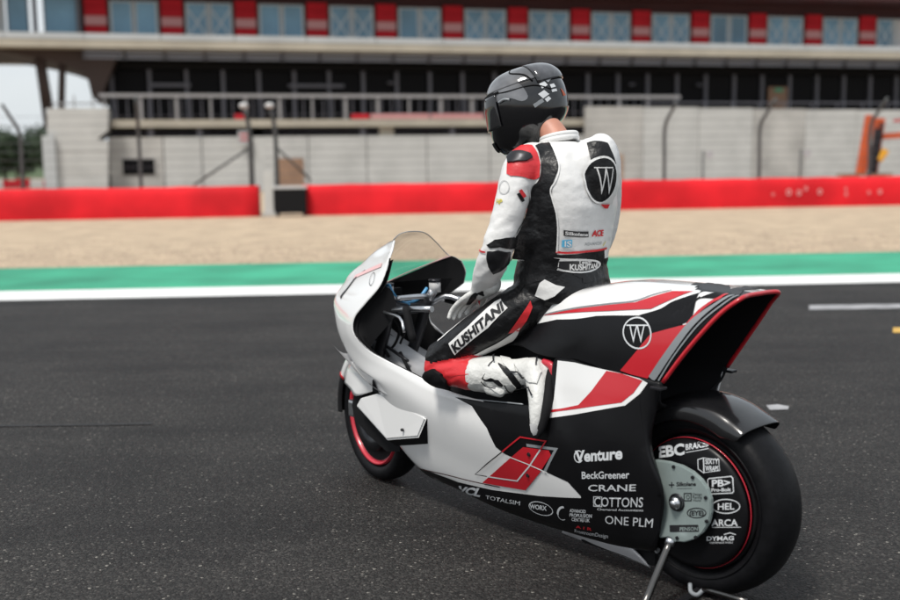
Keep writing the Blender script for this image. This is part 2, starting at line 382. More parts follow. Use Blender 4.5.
def lettering(parent, m, key, text, pts, bold=.0, off=.002, name='lettering', step=.03):
    """pts: start of the baseline, end of the baseline, top of the first letter"""
    a, b, c = [Vector(p) for p in pts]; me = curve_mesh(text=text, bold=bold)
    xs = [v.co.x for v in me.vertices]; ys = [v.co.y for v in me.vertices]; x0, x1, y0, y1 = min(xs), max(xs), 0, max(ys)
    ex = (b-a)/(x1-x0); ey = (c-a)/(y1-y0); n = ex.cross(ey).normalized(); o = a-ex*x0
    Fm = Matrix(((ex.x, ey.x, n.x, o.x), (ex.y, ey.y, n.y, o.y), (ex.z, ey.z, n.z, o.z), (0, 0, 0, 1)))
    return lay(name, me, Fm, key, m, parent, off, step)
def ellipse(c, a, b, n=28):
    """centre, and the two half-axis end points"""
    c, a, b = Vector(c), Vector(a), Vector(b)
    return [c+(a-c)*math.cos(2*math.pi*k/n)+(b-c)*math.sin(2*math.pi*k/n) for k in range(n)]
def apply_mods(o):
    dg = bpy.context.evaluated_depsgraph_get(); dg.update(); me = bpy.data.meshes.new_from_object(o.evaluated_get(dg))
    old = o.data; o.modifiers.clear(); o.data = me; bpy.data.meshes.remove(old); return o

# ------------------------------------------------------------------ the setting
def sheet(name, pts, z, m, kind='structure', sub=0):
    bm = bmesh.new(); bm.faces.new([bm.verts.new((x, y, z)) for x, y in pts]); o = bmesh_obj(name, bm, m); o['kind'] = kind
    if o.data.polygons[0].normal.z < 0: o.data.flip_normals()
    return o
sheet('ground', [(-700, -200), (700, -200), (700, 1400), (-700, 1400)], -.02, M['earth'])
LA = R(3.39)                                    # the direction of the track's edge
def along(x, y0):                               # a line through (0, y0) in that direction
    return (x, y0+x*math.tan(LA))
def band(name, y0, y1, z, m, x0=-70, x1=90, kind='structure', a0=LA, a1=LA):
    return sheet(name, [(x0, y0+x0*math.tan(a0)), (x1, y0+x1*math.tan(a0)), (x1, y1+x1*math.tan(a1)), (x0, y1+x0*math.tan(a1))], z, m, kind)
LINE0, LINE1, GREEN1, BAR = 11.70, 12.60, 15.62, 30.85
BANG = R(5.483)
band('track', -30, 12.0, .0, M['asphalt'])
gs = band('green_runoff', 12.3, GREEN1, .004, M['green'], a1=LA)
band('gravel_trap', GREEN1-.3, 60, -.004, M['gravel'])
band('edge_line', LINE0, LINE1, .008, M['paintwhite'])
def marks(name, quad, m):
    return sheet(name, quad, .004, m)
marks('grid_line', [(3.525, 10.215), (5.008, 10.214), (4.871, 9.931), (3.420, 9.905)], M['paintdash'])
marks('grid_line', [(3.743, 8.770), (4.312, 8.775), (4.165, 8.469), (3.635, 8.514)], M['paintyellow'])
marks('paint_fleck', [(1.836, 5.995), (1.912, 6.016), (1.960, 5.962), (1.930, 5.889), (1.825, 5.882)], M['paintdash'])
marks('tyre_mark', [(-2.881, 5.777), (-1.977, 5.767), (-1.688, 5.781), (-1.675, 5.735), (-1.964, 5.728), (-2.859, 5.731)], mat('rubbered_asphalt', (.016, .016, .017), .8, nscale=60, nvar=.9))
# loose gravel stones near the edge of the trap
bm = bmesh.new(); rnd = random.Random(7)
for i in range(5200):
    x = rnd.uniform(-9, 10); y = GREEN1+x*math.tan(LA)+abs(rnd.gauss(0, 2.6))+.02; r_ = rnd.uniform(.012, .035)
    vs_ = [bm.verts.new((x+r_*dx, y+r_*dy, max(-.003, .3*r_+r_*dz*.7))) for dx, dy, dz in ((1,0,0),(-.4,.9,.1),(-.7,-.7,0),(0,.1,1),(.1,-.2,-.6))]
    for f in ((0,1,3),(1,2,3),(2,0,3)): bm.faces.new([vs_[k] for k in f])
o = bmesh_obj('gravel_stones', bm, mat('gravel_stone', (.42, .33, .25), .9, nscale=3, nvar=.3)); o['kind'] = 'stuff'
# turf hill and far trees
bm = bmesh.new(); rnd = random.Random(3)
n = 40
for i in range(n):
    for j in range(5):
        bm.verts.new((-150+i*9, 170+j*30, -.1+6*math.sin(j/4*math.pi/2)*(1+.3*math.sin(i*.5))))
bm.verts.ensure_lookup_table()
for i in range(n-1):
    for j in range(4): bm.faces.new([bm.verts[k] for k in (i*5+j, (i+1)*5+j, (i+1)*5+j+1, i*5+j+1)])
o = bmesh_obj('hill', bm, mat('hill_grass', (.06, .09, .035), .95, nscale=.08, nvar=.4), smooth=True); o['kind'] = 'structure'
def tree(x, y, h, r, label, z0=0, group='trees behind the left end of the circuit'):
    t = empty('tree', (x, y, z0), rnd.uniform(0, 6), label, 'tree', group)
    bt = bmesh.new(); tube_bm(bt, [(0,0,-.3), (.1,0,h*.3), (0,.1,h*.62)], [h*.035, h*.028, h*.012], 8)
    for k in range(5):
        a = k*1.3; tube_bm(bt, [(0,0,h*(.25+.06*k)), (math.cos(a)*r*.35, math.sin(a)*r*.35, h*(.4+.06*k)), (math.cos(a)*r*.65, math.sin(a)*r*.65, h*(.5+.07*k))], [h*.014, h*.01, h*.004], 6)
    bmesh_obj('trunk', bt, M['bark'], t)
    V, Fc = [], []
    cl = [(Vector((rnd.gauss(0, r*.42), rnd.gauss(0, r*.42), h*rnd.uniform(.3, .92))), r*rnd.uniform(.28, .5)) for k in range(16)]
    for c, cr_ in cl:
        for q in range(130):
            d = Vector((rnd.gauss(0,1), rnd.gauss(0,1), rnd.gauss(0,1))).normalized(); p = c+d*cr_*rnd.uniform(.55, 1.1)
            s = rnd.uniform(.12, .26); a = Vector((rnd.gauss(0,1), rnd.gauss(0,1), rnd.gauss(0,1))).normalized(); b_ = a.cross(d).normalized(); k = len(V)
            V += [p+a*s, p+b_*s, p-a*s*.9, p-b_*s*.8]; Fc.append((k, k+1, k+2, k+3))
    me = bpy.data.meshes.new('crown'); me.from_pydata([tuple(v) for v in V], [], Fc); link('crown', me, M['leaf'], t)
    return t
tl = ['dark broad tree at the far left edge beyond the catch fence', 'dark round tree right of the far left edge, behind the bent fence post',
      'tall dark tree just left of the pale concrete block', 'low dark tree between the bent post and the concrete block',
      'dark bushy tree peeping out at the left foot of the concrete block', 'distant dark tree low behind the bent fence post']
for (x, y, h, r_), lb in zip([(-55.5,128,5.6,3.6), (-52.3,125,6.2,3.4), (-47.2,127,6.6,3.2), (-49.8,122,5.2,3.0), (-45,121,5.4,2.8), (-59,131,6.4,4)], tl):
    tree(x, y, h, r_, lb)

# ------------------------------------------------------------------ red barriers
def bl(s, o=0):                                 # a point on the barrier line, o metres towards the camera
    return (-12.646+math.cos(BANG)*s+math.sin(BANG)*o, 29.641+math.sin(BANG)*s-math.cos(BANG)*o)
def barrier(s0, s1, label):
    x, y = bl(s0); t = empty('tyre_barrier', (x, y, 0), BANG, label, 'barrier', 'red tyre barriers along the gravel')
    L = s1-s0; bm = bmesh.new(); nseg = max(4, int(L/.45)); rr = random.Random(int(L*10)); rows = []
    for i in range(nseg+1):
        s = L*i/nseg; w = rr.uniform(-.02, .02); h = rr.uniform(-.012, .012)
        rows.append([bm.verts.new((s, yy+w, zz)) for yy, zz in ((0, -.02), (-.02+w*.6, .3), (0, .62+h), (.02, .82+h), (.08, .87+h), (.75, .87+h), (.8, .8), (.8, -.02))])
    for i in range(nseg):
        for k in range(7): f = bm.faces.new((rows[i][k], rows[i][k+1], rows[i+1][k+1], rows[i+1][k])); f.smooth = True
    bm.faces.new(rows[0]); bm.faces.new(rows[-1][::-1])
    bmesh_obj('cover', bm, M['redwall'], t)
    return t
barrier(-14, 7.2, 'red covered tyre barrier running out of the left edge of the picture')
B2 = barrier(8.46, 44, 'long red covered tyre barrier behind the rider, reaching the right edge, with white scuffs')
for (s, z), r_ in zip([(23.00, 0.45), (23.32, 0.43), (23.53, 0.55), (23.97, 0.45), (24.79, 0.52), (24.80, 0.36), (25.52, 0.40), (25.87, 0.42), (22.51, 0.39)], (.1,.09,.07,.09,.05,.06,.06,.08,.05)):
    bm = bmesh.new(); a = [bm.verts.new((s-8.46+math.cos(k*math.pi/7)*r_*.8, -.062, z+math.sin(k*math.pi/7)*r_)) for k in range(14)]
    b_ = [bm.verts.new((s-8.46+math.cos(k*math.pi/7)*r_*.42, -.062, z+math.sin(k*math.pi/7)*r_*.5)) for k in range(14)]
    for k in range(14): bm.faces.new((a[k], a[(k+1)%14], b_[(k+1)%14], b_[k]))
    bmesh_obj('tyre_scuff', bm, bpy.data.materials.get('pale_scuff') or mat('pale_scuff', (.62, .30, .30), .8), B2)
# black bin and the marker post in the gap
x, y = bl(7.55, .1); t = empty('marker_post', (x, y, 0), BANG, 'pale square concrete post in the gap between the red barriers', 'post')
box('shaft', (-.16, -.1, 0), (.1, .12, 1.3), M['concrete'], t, .01); box('foot', (-.22, -.16, 0), (.16, .16, .12), M['concrete2'], t, .01)
x, y = bl(7.86, .25); t = empty('equipment_crate', (x, y, 0), BANG, 'black crate with grey lid standing in the gap left of the long red barrier', 'crate')
box('box_body', (-.2, 0, .09), (.72, .5, .78), M['matte'], t, .02); box('lid', (-.22, -.02, .782), (.74, .52, .86), M['offwhite'], t, .01)
for sx in (-.14, .6): box('foot', (sx, .05, 0), (sx+.08, .45, .088), M['darkmetal'], t)

# ------------------------------------------------------------------ catch fence: posts and wires behind the barrier
def fence(sa, sb, posts, label, wires=True):
    x, y = bl(0, -1.5); t = empty('catch_fence', (x, y, 0), BANG, label, 'fence', 'catch fence behind the red barriers')
    for (s, lean, h) in posts:
        tube('post', [(s, 0, -.02), (s, 0, 1.4), (s, 0, 2.45), (s+lean*.5, -.18, 2.9), (s+lean, -.42, h)], [.055, .055, .055, .05, .045], M['post'], t, 10, 3)
    if wires:
        for z in [.95, 1.2, 1.45, 1.7, 1.95, 2.2, 2.45, 2.7, 2.95]:
            tube('wire', [(sa, -.02-(max(0, z-2.4))*.5, z), (sb, -.02-(max(0, z-2.4))*.5, z)], .0055, M['mullion'], t, 5, 1)
    return t
fence(-8, 7.0, [(-4.5, .05, 3.3), (.25, -.32, 3.3), (3.65, .05, 3.5)], 'catch fence of bent dark posts and thin wires behind the left red barrier')
fence(7.3, 40, [(19.62, .25, 3.2), (22.68, .32, 3.3), (26.3, .3, 3.3), (30, .3, 3.3)], 'catch fence of bent dark posts and thin wires behind the long red barrier')
def lamp(s, label, brace):
    x, y = bl(s, -1.5); t = empty('trackside_lamp', (x, y, 0), BANG, label, 'lamp', 'lamp posts behind the barrier gap')
    tube('pole', [(0, 0, -.02), (0, 0, 1.6), (-.02, 0, 2.6), (-.14, -.08, 3.1)], [.075, .07, .065, .055], M['post'], t, 12)
    bm = bmesh.new(); bmesh.ops.create_uvsphere(bm, u_segments=14, v_segments=8, radius=.125)
    for v in bm.verts: v.co = Vector((v.co.x*1.1-.14, v.co.y-.12, v.co.z*.75+3.22))
    bmesh_obj('lamp_head', bm, M['offwhite'], t, True)
    tube('brace', [(.0, 0, 2.0), brace], .035, M['post'], t, 8, 1)
lamp(6.9, 'bent dark lamp post with pale round head at the right end of the left barrier', (-1.75, .3, .9))
lamp(7.66, 'bent dark lamp post with pale round head beside the black crate', (1.0, .3, 1.0))
for s, lb in ((21.0, 'short thin grey stake with pale disc left of the middle fence post at right'), (24.2, 'short thin grey stake with pale disc right of the leaning fence post')):
    x, y = bl(s, -1.9); t = empty('marker_stake', (x, y, 0), BANG, lb, 'stake'); tube('stake', [(0,0,0), (0,0,1.75)], .03, M['post'], t, 8, 1)
    bm = bmesh.new(); bmesh.ops.create_cone(bm, cap_ends=True, segments=16, radius1=.12, radius2=.12, depth=.03, matrix=Matrix.Translation((.2, -.05, 1.62))@Matrix.Rotation(R(90), 4, 'X')); bmesh_obj('disc', bm, M['ledge'], t)
    tube('bracket', [(0,0,1.6), (.2,-.02,1.62)], .015, M['post'], t, 6, 1)

# ------------------------------------------------------------------ orange folded crane arm at the right edge
x, y = bl(27.0, -3.2); t = empty('crane_arm', (x, y, 0), BANG, 'folded orange crane arm with grey feet standing behind the barrier at the right edge', 'crane')
def beam(name, a, b_, w, m, par=t):
    a, b_ = Vector(a), Vector(b_); d = b_-a; o = box(name, (-w/2, -w/2, 0), (w/2, w/2, d.length), m, par, w*.12); o.data.transform(d.to_track_quat('Z', 'Y').to_matrix().to_4x4()); o.data.transform(Matrix.Translation(a)); return o
beam('boom', (-.12, 0, .9), (.16, 0, 2.85), .27, M['orange']); beam('boom', (.36, .1, .9), (.56, .1, 2.75), .24, M['orange'])
beam('hydraulic_ram', (.10, -.25, .95), (.30, -.2, 2.4), .13, M['darkmetal']); beam('hydraulic_ram', (.24, -.25, .9), (.46, -.2, 2.6), .09, M['darkmetal'])
beam('jib', (.55, 0, 2.15), (1.5, 0, 2.2), .2, M['orange']); beam('jib', (1.0, .05, 2.66), (2.4, .05, 2.74), .08, M['redpanel'])
beam('bracket', (.38, -.2, 1.35), (.62, -.2, 1.7), .20, M['yellowm'])
for sx in (-.5, .42): box('foot', (sx-.2, -.3, 0), (sx+.22, .3, .85), M['offwhite'], t, .05)
box('base_plate', (-.75, -.4, .852), (.8, .45, .93), M['wood'], t)
beam('lamp', (1.35, -.2, 1.85), (1.35, -.2, 2.15), .2, M['offwhite'])

# ------------------------------------------------------------------ the pit building
FAx, FAy, FAng = -26.367, 62.0, R(14.336)
BLD = empty('pit_building', (FAx, FAy, 0), FAng, 'long pit building with red panels, taped windows and dark glazed storey behind the track', 'building')
def bb(name, s0, s1, o0, o1, z0, z1, m, parent=BLD, bevel=0):   # o metres in front of the facade
    return box(name, (s0, -o1, z0), (s1, -o0, z1), m, parent, bevel)
SE = 92.
bb('upper_slab', -20, SE, -9, 2.5, 8.28, 8.72, M['cream'])
for k in range(27): bb('ledge_panel', -19.8+k*4.2, -19.8+k*4.2+4.16, 2.35, 2.53, 8.722, 9.06, M['ledge'])
bb('upper_fascia', 3.5, SE, -9, -.6, 11.5, 15.0, M['maroon']); bb('roof_band', -20, SE, -.55, 2.6, 12.1, 12.9, M['maroon'])
bb('upper_wall', 3.4, SE, -.6, -.35, 8.75, 11.48, M['maroon'])
X0, STEP = 10.26, 4.36
for k in range(-1, 18):
    c = X0+k*STEP
    for j in range(5):                                        # boards of the red cladding
        bb('red_board', c-.62, c+.62, -.33, -.1-.03*(j % 2), 8.76+j*.545, 8.76+j*.545+.52, M['redpanel'] if j != 2 else mat('pale_red_board', (.50, .24, .24), .6) if k == -1 else PALE)
    if k == -1: PALE = bpy.data.materials['pale_red_board']
    w0, w1 = c+.78, c+STEP-.78; mid = (w0+w1)/2
    for q, (a, b_) in enumerate(((w0, mid), (mid, w1))):
        wn = bb('window_frame', a+.02, b_-.02, -.3, -.22, 8.95, 11.3, M['frame'])
        p = bb('pane', a+.17, b_-.17, -.215, -.2, 9.05, 11.2, M['offwhite'] if (k == 11 and q == 1) else M['glass']); p.parent = wn
        if k in (0, 2, 4, 5, 6, 7, 9, 10, 11, 12, 13, 14, 15) or (k == 3 and q == 1):
            for sgn in (1, -1):
                bmt = bmesh.new(); cx, cz = (a+b_)/2, 10.1; dx, dz, w = .55*sgn, .8, .05
                vs_ = [bmt.verts.new((px_, .19, pz_)) for px_, pz_ in ((cx-dx-w, cz-dz), (cx-dx+w, cz-dz), (cx+dx+w, cz+dz), (cx+dx-w, cz+dz))]
                bmt.faces.new(vs_); tp = bmesh_obj('tape_strip', bmt, M['tape'], wn)
                tp.data.transform(Matrix.Translation((0, -.005+sgn*.002, 0)))
# left end: open terrace with glass screens, brown soffit and raking legs
for a, b_ in ((-14, -9.2), (-9, -4.2), (-4, .9), (1.0, 2.2), (3.0, 4.9)):
    wn = bb('screen_frame', a, b_, -.3, -.24, 8.75, 11.5, M['frame'] if a < 1 else M['mullion']); bb('screen_pane', a+.1, b_-.1, -.235, -.22, 8.9, 11.4, M['ledge'] if a < 1 else M['glass'])
for a in (2.55, 4.95): bb('terrace_post', a-.12, a+.12, -.2, .05, 8.73, 12.1, M['mullion'])
bm = bmesh.new()
pr = [(-20, 8.27), (-20, 7.9), (0.72, 8.13), (2.62, 7.76), (3.04, 7.68), (3.79, 7.49), (4.22, 7.38), (5.18, 7.00), (5.38, 6.54), (5.55, 5.57), (5.99, 5.46), (7.2, 8.27)]
fr = [bm.verts.new((s, -1.2, z)) for s, z in pr]; bk = [bm.verts.new((s, 6, z)) for s, z in pr]
bm.faces.new(fr); bm.faces.new(bk[::-1])
for i in range(len(pr)): bm.faces.new((fr[i], fr[(i+1) % len(pr)], bk[(i+1) % len(pr)], bk[i]))
bmesh_obj('soffit', bm, M['brown'], BLD)
def leg(a, b_, w):
    (s0, z0), (s1, z1) = a, b_; tube('raking_leg', [(s0, -1.0, z0), (s1, -1.0, z1)], w, M['brown'], BLD, 8, 1)
leg((2.84, 7.88), (3.15, 4.94), .24); leg((4.01, 7.55), (3.81, 4.94), .20); leg((2.62, 7.87), (2.92, 3.80), .12)
# louvres under the slab
for k in range(38):
    s = 5.3+k*2.28
    for j in range(3): bb('louvre_blade', s, s+2.12, 1.2-.16*j, 1.62-.16*j, 8.24-.20*j-.07, 8.24-.20*j+.05, M['louvre'])
    bb('louvre_bracket', s-.11, s-.03, .8, 1.55, 7.7, 8.27, M['mullion'])
# dark storey
bb('dark_storey_wall', 6.2, SE, -3.0, -2.8, 3.0, 8.27, M['darkglass'])
bb('beam', 6.2, SE, -.9, -.3, 7.35, 7.75, M['matte'])
ss = 6.6; k = 0
while ss < SE:
    bb('mullion', ss-.11, ss+.11, -.8, -.55, 4.25, 7.34, M['mullion']); bb('dark_pane', ss+.14, ss+1.95, -.72, -.69, 4.3, 7.3, M['darkglass']); ss += 2.18; k += 1
for a, b_ in ((8.9, 11.2), (17.1, 20.6)): bb('crossbar', a, b_, -.5, -.35, 6.3, 6.5, M['mullion'])
for s in (23.6, 30.9, 40.2, 45.2): 
    bm = bmesh.new(); bmesh.ops.create_uvsphere(bm, u_segments=12, v_segments=6, radius=.16)
    bmesh.ops.transform(bm, matrix=Matrix.Translation((s, .3, 6.6))@Matrix.Diagonal((1.6, .6, .6, 1)), verts=bm.verts); bmesh_obj('lamp_shade', bm, M['mullion'], BLD, True)
dr = bb('door', 50.6, 52.1, -.5, -.42, 4.3, 6.5, M['wood']); p = bb('exit_sign', 51.05, 51.7, -.4, -.36, 6.15, 6.4, M['greensign']); p.parent = dr
# balcony
bb('balcony_slab', 6.6, 40, -.9, 2.2, 3.78, 4.22, M['cream'])
bb('top_rail', 6.0, 42.6, 2.0, 2.12, 5.52, 5.72, M['rail'])
for k in range(19): bb('rail_post', 6.2+k*2.0, 6.2+k*2.0+(.18 if k % 3 else .10), 1.95, 2.05, 4.225, 5.515, M['rail'])
for k in range(170):
    if k % 3 != 2: continue
    bb('baluster', 6.5+k*.2, 6.5+k*.2+.05, 1.98, 2.02, 4.225, 5.515, M['mullion'])
for s0, s1 in ((13.6,14.2),(20.6,21.7),(21.8,25.5),(25.6,29),(29.3,33)): 
    bb('banner', s0, s1, 2.14, 2.17, 4.24, 4.55, bpy.data.materials['pale_red_board'] if s0 > 21 else M['redpanel'])
bb('undercroft_wall', 6.2, SE, -.85, -.7, 0, 4.3, M['matte'])
# ground-floor concrete panels
for (s0, s1) in ((6.4, 9.4), (9.46, 11.6), (11.66, 14.6), (14.66, 17.9), (17.96, 21.5), (21.56, 25.3), (25.36, 29.4), (29.46, 33.0), (33.06, 36.0)):
    bb('concrete_panel', s0, s1, 1.8, 2.05, -.05, 3.22, M['concrete2'] if s0 < 9 else M['concrete'])
for s0 in (5.7+2.9, 11.4, 21.2, 26.9): bb('column', s0, s0+.32, 1.6, 1.78, 0, 3.77, M['mullion'])
bb('column', 22.4, 23.3, 1.4, 1.79, 0, 3.77, M['cream'])
wn = bb('window_opening', 7.1, 8.9, 2.06, 2.12, 1.05, 1.95, M['darkglass']); wn.name = 'low_window'
for a, b_ in ((7.0, 7.09), (8.91, 9.0)): bb('window_jamb', a, b_, 2.06, 2.16, 1.0, 2.0, M['concrete2'], BLD)
bd = bb('board', 16.1, 17.6, 2.06, 2.13, .2, 1.9, M['wood'])
sg = bb('sign', 13.75, 14.45, 2.3, 2.36, 2.75, 3.55, M['ledge'])
for z in (2.95, 3.25): p = bb('sign_band', 13.85, 14.35, 2.362, 2.37, z, z+.13, M['redpanel']); p.parent = sg
# left concrete block with chamfered top
bm = bmesh.new(); pr = [(2.97, 0.27), (3.24, 4.84), (6.51, 4.84), (6.44, 3.61), (5.82, 3.10), (6.41, 2.99), (6.26, 0.20)]
fr = [bm.verts.new((s, -3, z)) for s, z in pr]; bk = [bm.verts.new((s, 2, z)) for s, z in pr]; bm.faces.new(fr); bm.faces.new(bk[::-1])
for i in range(len(pr)): bm.faces.new((fr[i], fr[(i+1) % len(pr)], bk[(i+1) % len(pr)], bk[i]))
bmesh_obj('end_block', bm, M['concrete'], BLD)
bb('pier', 2.9, 3.55, -1, 3.3, -.05, 3.3, M['ledge'])
for z in (1.2, 2.4): bb('joint', 3.6, 6.55, 3.0, 3.012, z, z+.05, M['concrete2'])
for s in (4.6, 5.6): bb('rail_post', s, s+.08, 2.2, 2.28, 4.9, 5.6, M['rail'])
bb('top_rail', 3.4, 6.1, 2.2, 2.28, 5.1, 5.2, M['rail'])
# tall retaining wall right of the rider
RW = empty('retaining_wall', (FAx, FAy, 0), FAng, 'tall pale concrete retaining wall right of the rider, streaked and panelled', 'wall')
k = 0; s = 35.6
while s < 88:
    z = 4.95-.012*(s-35.6)
    bb('concrete_panel', s, s+3.92, 2.6, 2.95, -.05, z, M['concrete'] if k % 3 else M['concrete2'], RW); s += 3.96; k += 1
s = 36.3
bb('patch', 36.6, 38.2, 2.951, 2.97, .2, 1.9, mat('rusty_patch', (.36, .26, .2), .9, nscale=1, nvar=.3), RW)
# guard rail over the wall
x, y = 0, 0
GR = empty('guard_rail', (FAx, FAy, 0), FAng, 'thin pale guard rail running along the top of the retaining wall', 'rail')
bb('top_rail', 40, 88, 2.3, 2.36, 5.2, 5.28, M['mullion'], GR)
for k in range(24): bb('rail_post', 40.2+k*2.0, 40.26+k*2.0, 2.3, 2.36, 4.0, 5.2, M['mullion'], GR)
# small white van roof seen over the wall right of the helmet
# red and white kerb blocks far away at the left
x, y = -33.5, 82
FB = empty('far_barrier', (x, y, 0), R(8), 'distant low red and white barrier at the left edge below the trees', 'barrier')
for k in range(16): box('barrier_block', (-12+k*1.0, 0, 0), (-12+k*1.0+.97, .4, .62+.1*(k % 3 == 0)), [M['redpanel'], M['offwhite'], M['redpanel']][k % 3], FB)

# ------------------------------------------------------------------ the motorcycle (frame: x forward, y to its left, z up; origin where the rear tyre stands)
BR = (0.8636, 3.3578, 0.); BA_ = R(131.61)
BIKE = empty('racing_motorcycle', BR, BA_, 'white, black and red streamlined racing motorcycle with a hollow open tail, under the rider', 'motorcycle')
WH, BK = M['white'], M['black']
# tail shell
T0 = [(-.147, 0, 1.012), (-.145, .06, 1.011), (-0.149, 0.108, 1.005), (-0.107, 0.135, 0.967), (-0.06, 0.155, 0.911), (0.011, 0.172, 0.82), (0.081, 0.18, 0.724)]
T1 = [(-.02, 0, 1.022), (-.02, .07, 1.018), (-0.036, 0.118, 1.009), (0.003, 0.145, 0.954), (0.055, 0.167, 0.894), (0.106, 0.18, 0.808), (0.172, 0.187, 0.731)]
T2 = [(.12, 0, 1.026), (.12, .075, 1.020), (0.072, 0.125, 0.994), (0.109, 0.152, 0.941), (0.157, 0.172, 0.89), (0.207, 0.185, 0.813), (0.277, 0.192, 0.734)]
T3 = [(.32, 0, 1.020), (.32, .08, 1.012), (0.253, 0.13, 0.972), (0.298, 0.158, 0.92), (0.342, 0.177, 0.87), (0.383, 0.19, 0.809), (0.459, 0.197, 0.748)]
T4 = [(.52, 0, .985), (.52, .085, .975), (.50, .13, .955), (.49, .158, .915), (.48, .178, .87), (.47, .19, .82), (0.6, 0.198, 0.748)]
T5 = [(.80, 0, .93), (.80, .08, .925), (.78, .118, .90), (.77, .14, .86), (.76, .155, .82), (.75, .17, .79), (.74, .185, .765)]
T6 = [(1.02, 0, .86), (1.02, .06, .85), (1.0, .09, .82), (1.0, .11, .78), (1.0, .125, .75), (.99, .14, .72), (.98, .15, .70)]
T7 = [(1.20, 0, .76), (1.20, .04, .755), (1.18, .06, .74), (1.18, .08, .71), (1.17, .09, .69), (1.16, .10, .67), (1.16, .11, .65)]
TAIL = patch('tail_shell', [T0, T1, T2, T3, T4, T5, T6, T7], WH, BIKE, 'tail', thick=.005, inner=M['matte'], sub=7)
# rim of the rear opening
Tr = [Vector(p) for p in T0]; ring = [p.copy() for p in Tr[::-1]]+[Vector((p.x, -p.y, p.z)) for p in Tr[1:]]
tube('tail_rim', [p+Vector((-.004, 0, 0)) for p in ring], .0072, M['red'], BIKE, 10, 5)
# the lower lip and the hollow duct that runs forward inside the shell
low = [(0.081, 0.18, 0.724), (.10, .172, .675), (.12, .13, .635), (.125, .06, .618), (.125, 0, .615)]
low1 = [(0.172, 0.187, 0.731), (.17, .18, .66), (.18, .14, .60), (.18, .06, .585), (.18, 0, .58)]
low2 = [(0.278, 0.19, 0.734), (.26, .188, .66), (.28, .16, .59), (.28, .08, .56), (.28, 0, .555)]
patch('tail_underside', [low, low1, low2], M['matte'], BIKE, thick=.006)
tube('lower_lip', [Vector(p) for p in low]+[Vector((p[0], -p[1], p[2])) for p in low[::-1][1:]], .006, M['matte'], BIKE, 8, 4)
D0 = [Vector(p) for p in T0]+[Vector(p) for p in low[1:]]
cen = sum(D0, Vector())/len(D0); cen.y = 0
def inn(k, dx): return [Vector((cen.x+(p.x-cen.x)*k*.4+dx, p.y*k, cen.z+(p.z-cen.z)*k)) for p in D0]
patch('air_duct', [[p+Vector((.004, -math.copysign(.006, p.y) if p.y > .01 else 0, 0)) for p in D0], inn(.86, .22), inn(.74, .5), inn(.5, .75), inn(.02, .8)], M['matte'], BIKE, thick=0, sub=3, outward=-1)
for px, sg in (((0.082, 0.184, 0.708), 1), ((0.082, 0.184, 0.708), -1)):
    px = Vector(px); o = box('tail_tab', (-.022, -.004, -.006), (.022, .03, .004), M['darkmetal'], BIKE, .003); o.data.transform(Matrix.Translation((px.x, px.y*sg-(.0 if sg > 0 else .026), px.z)))

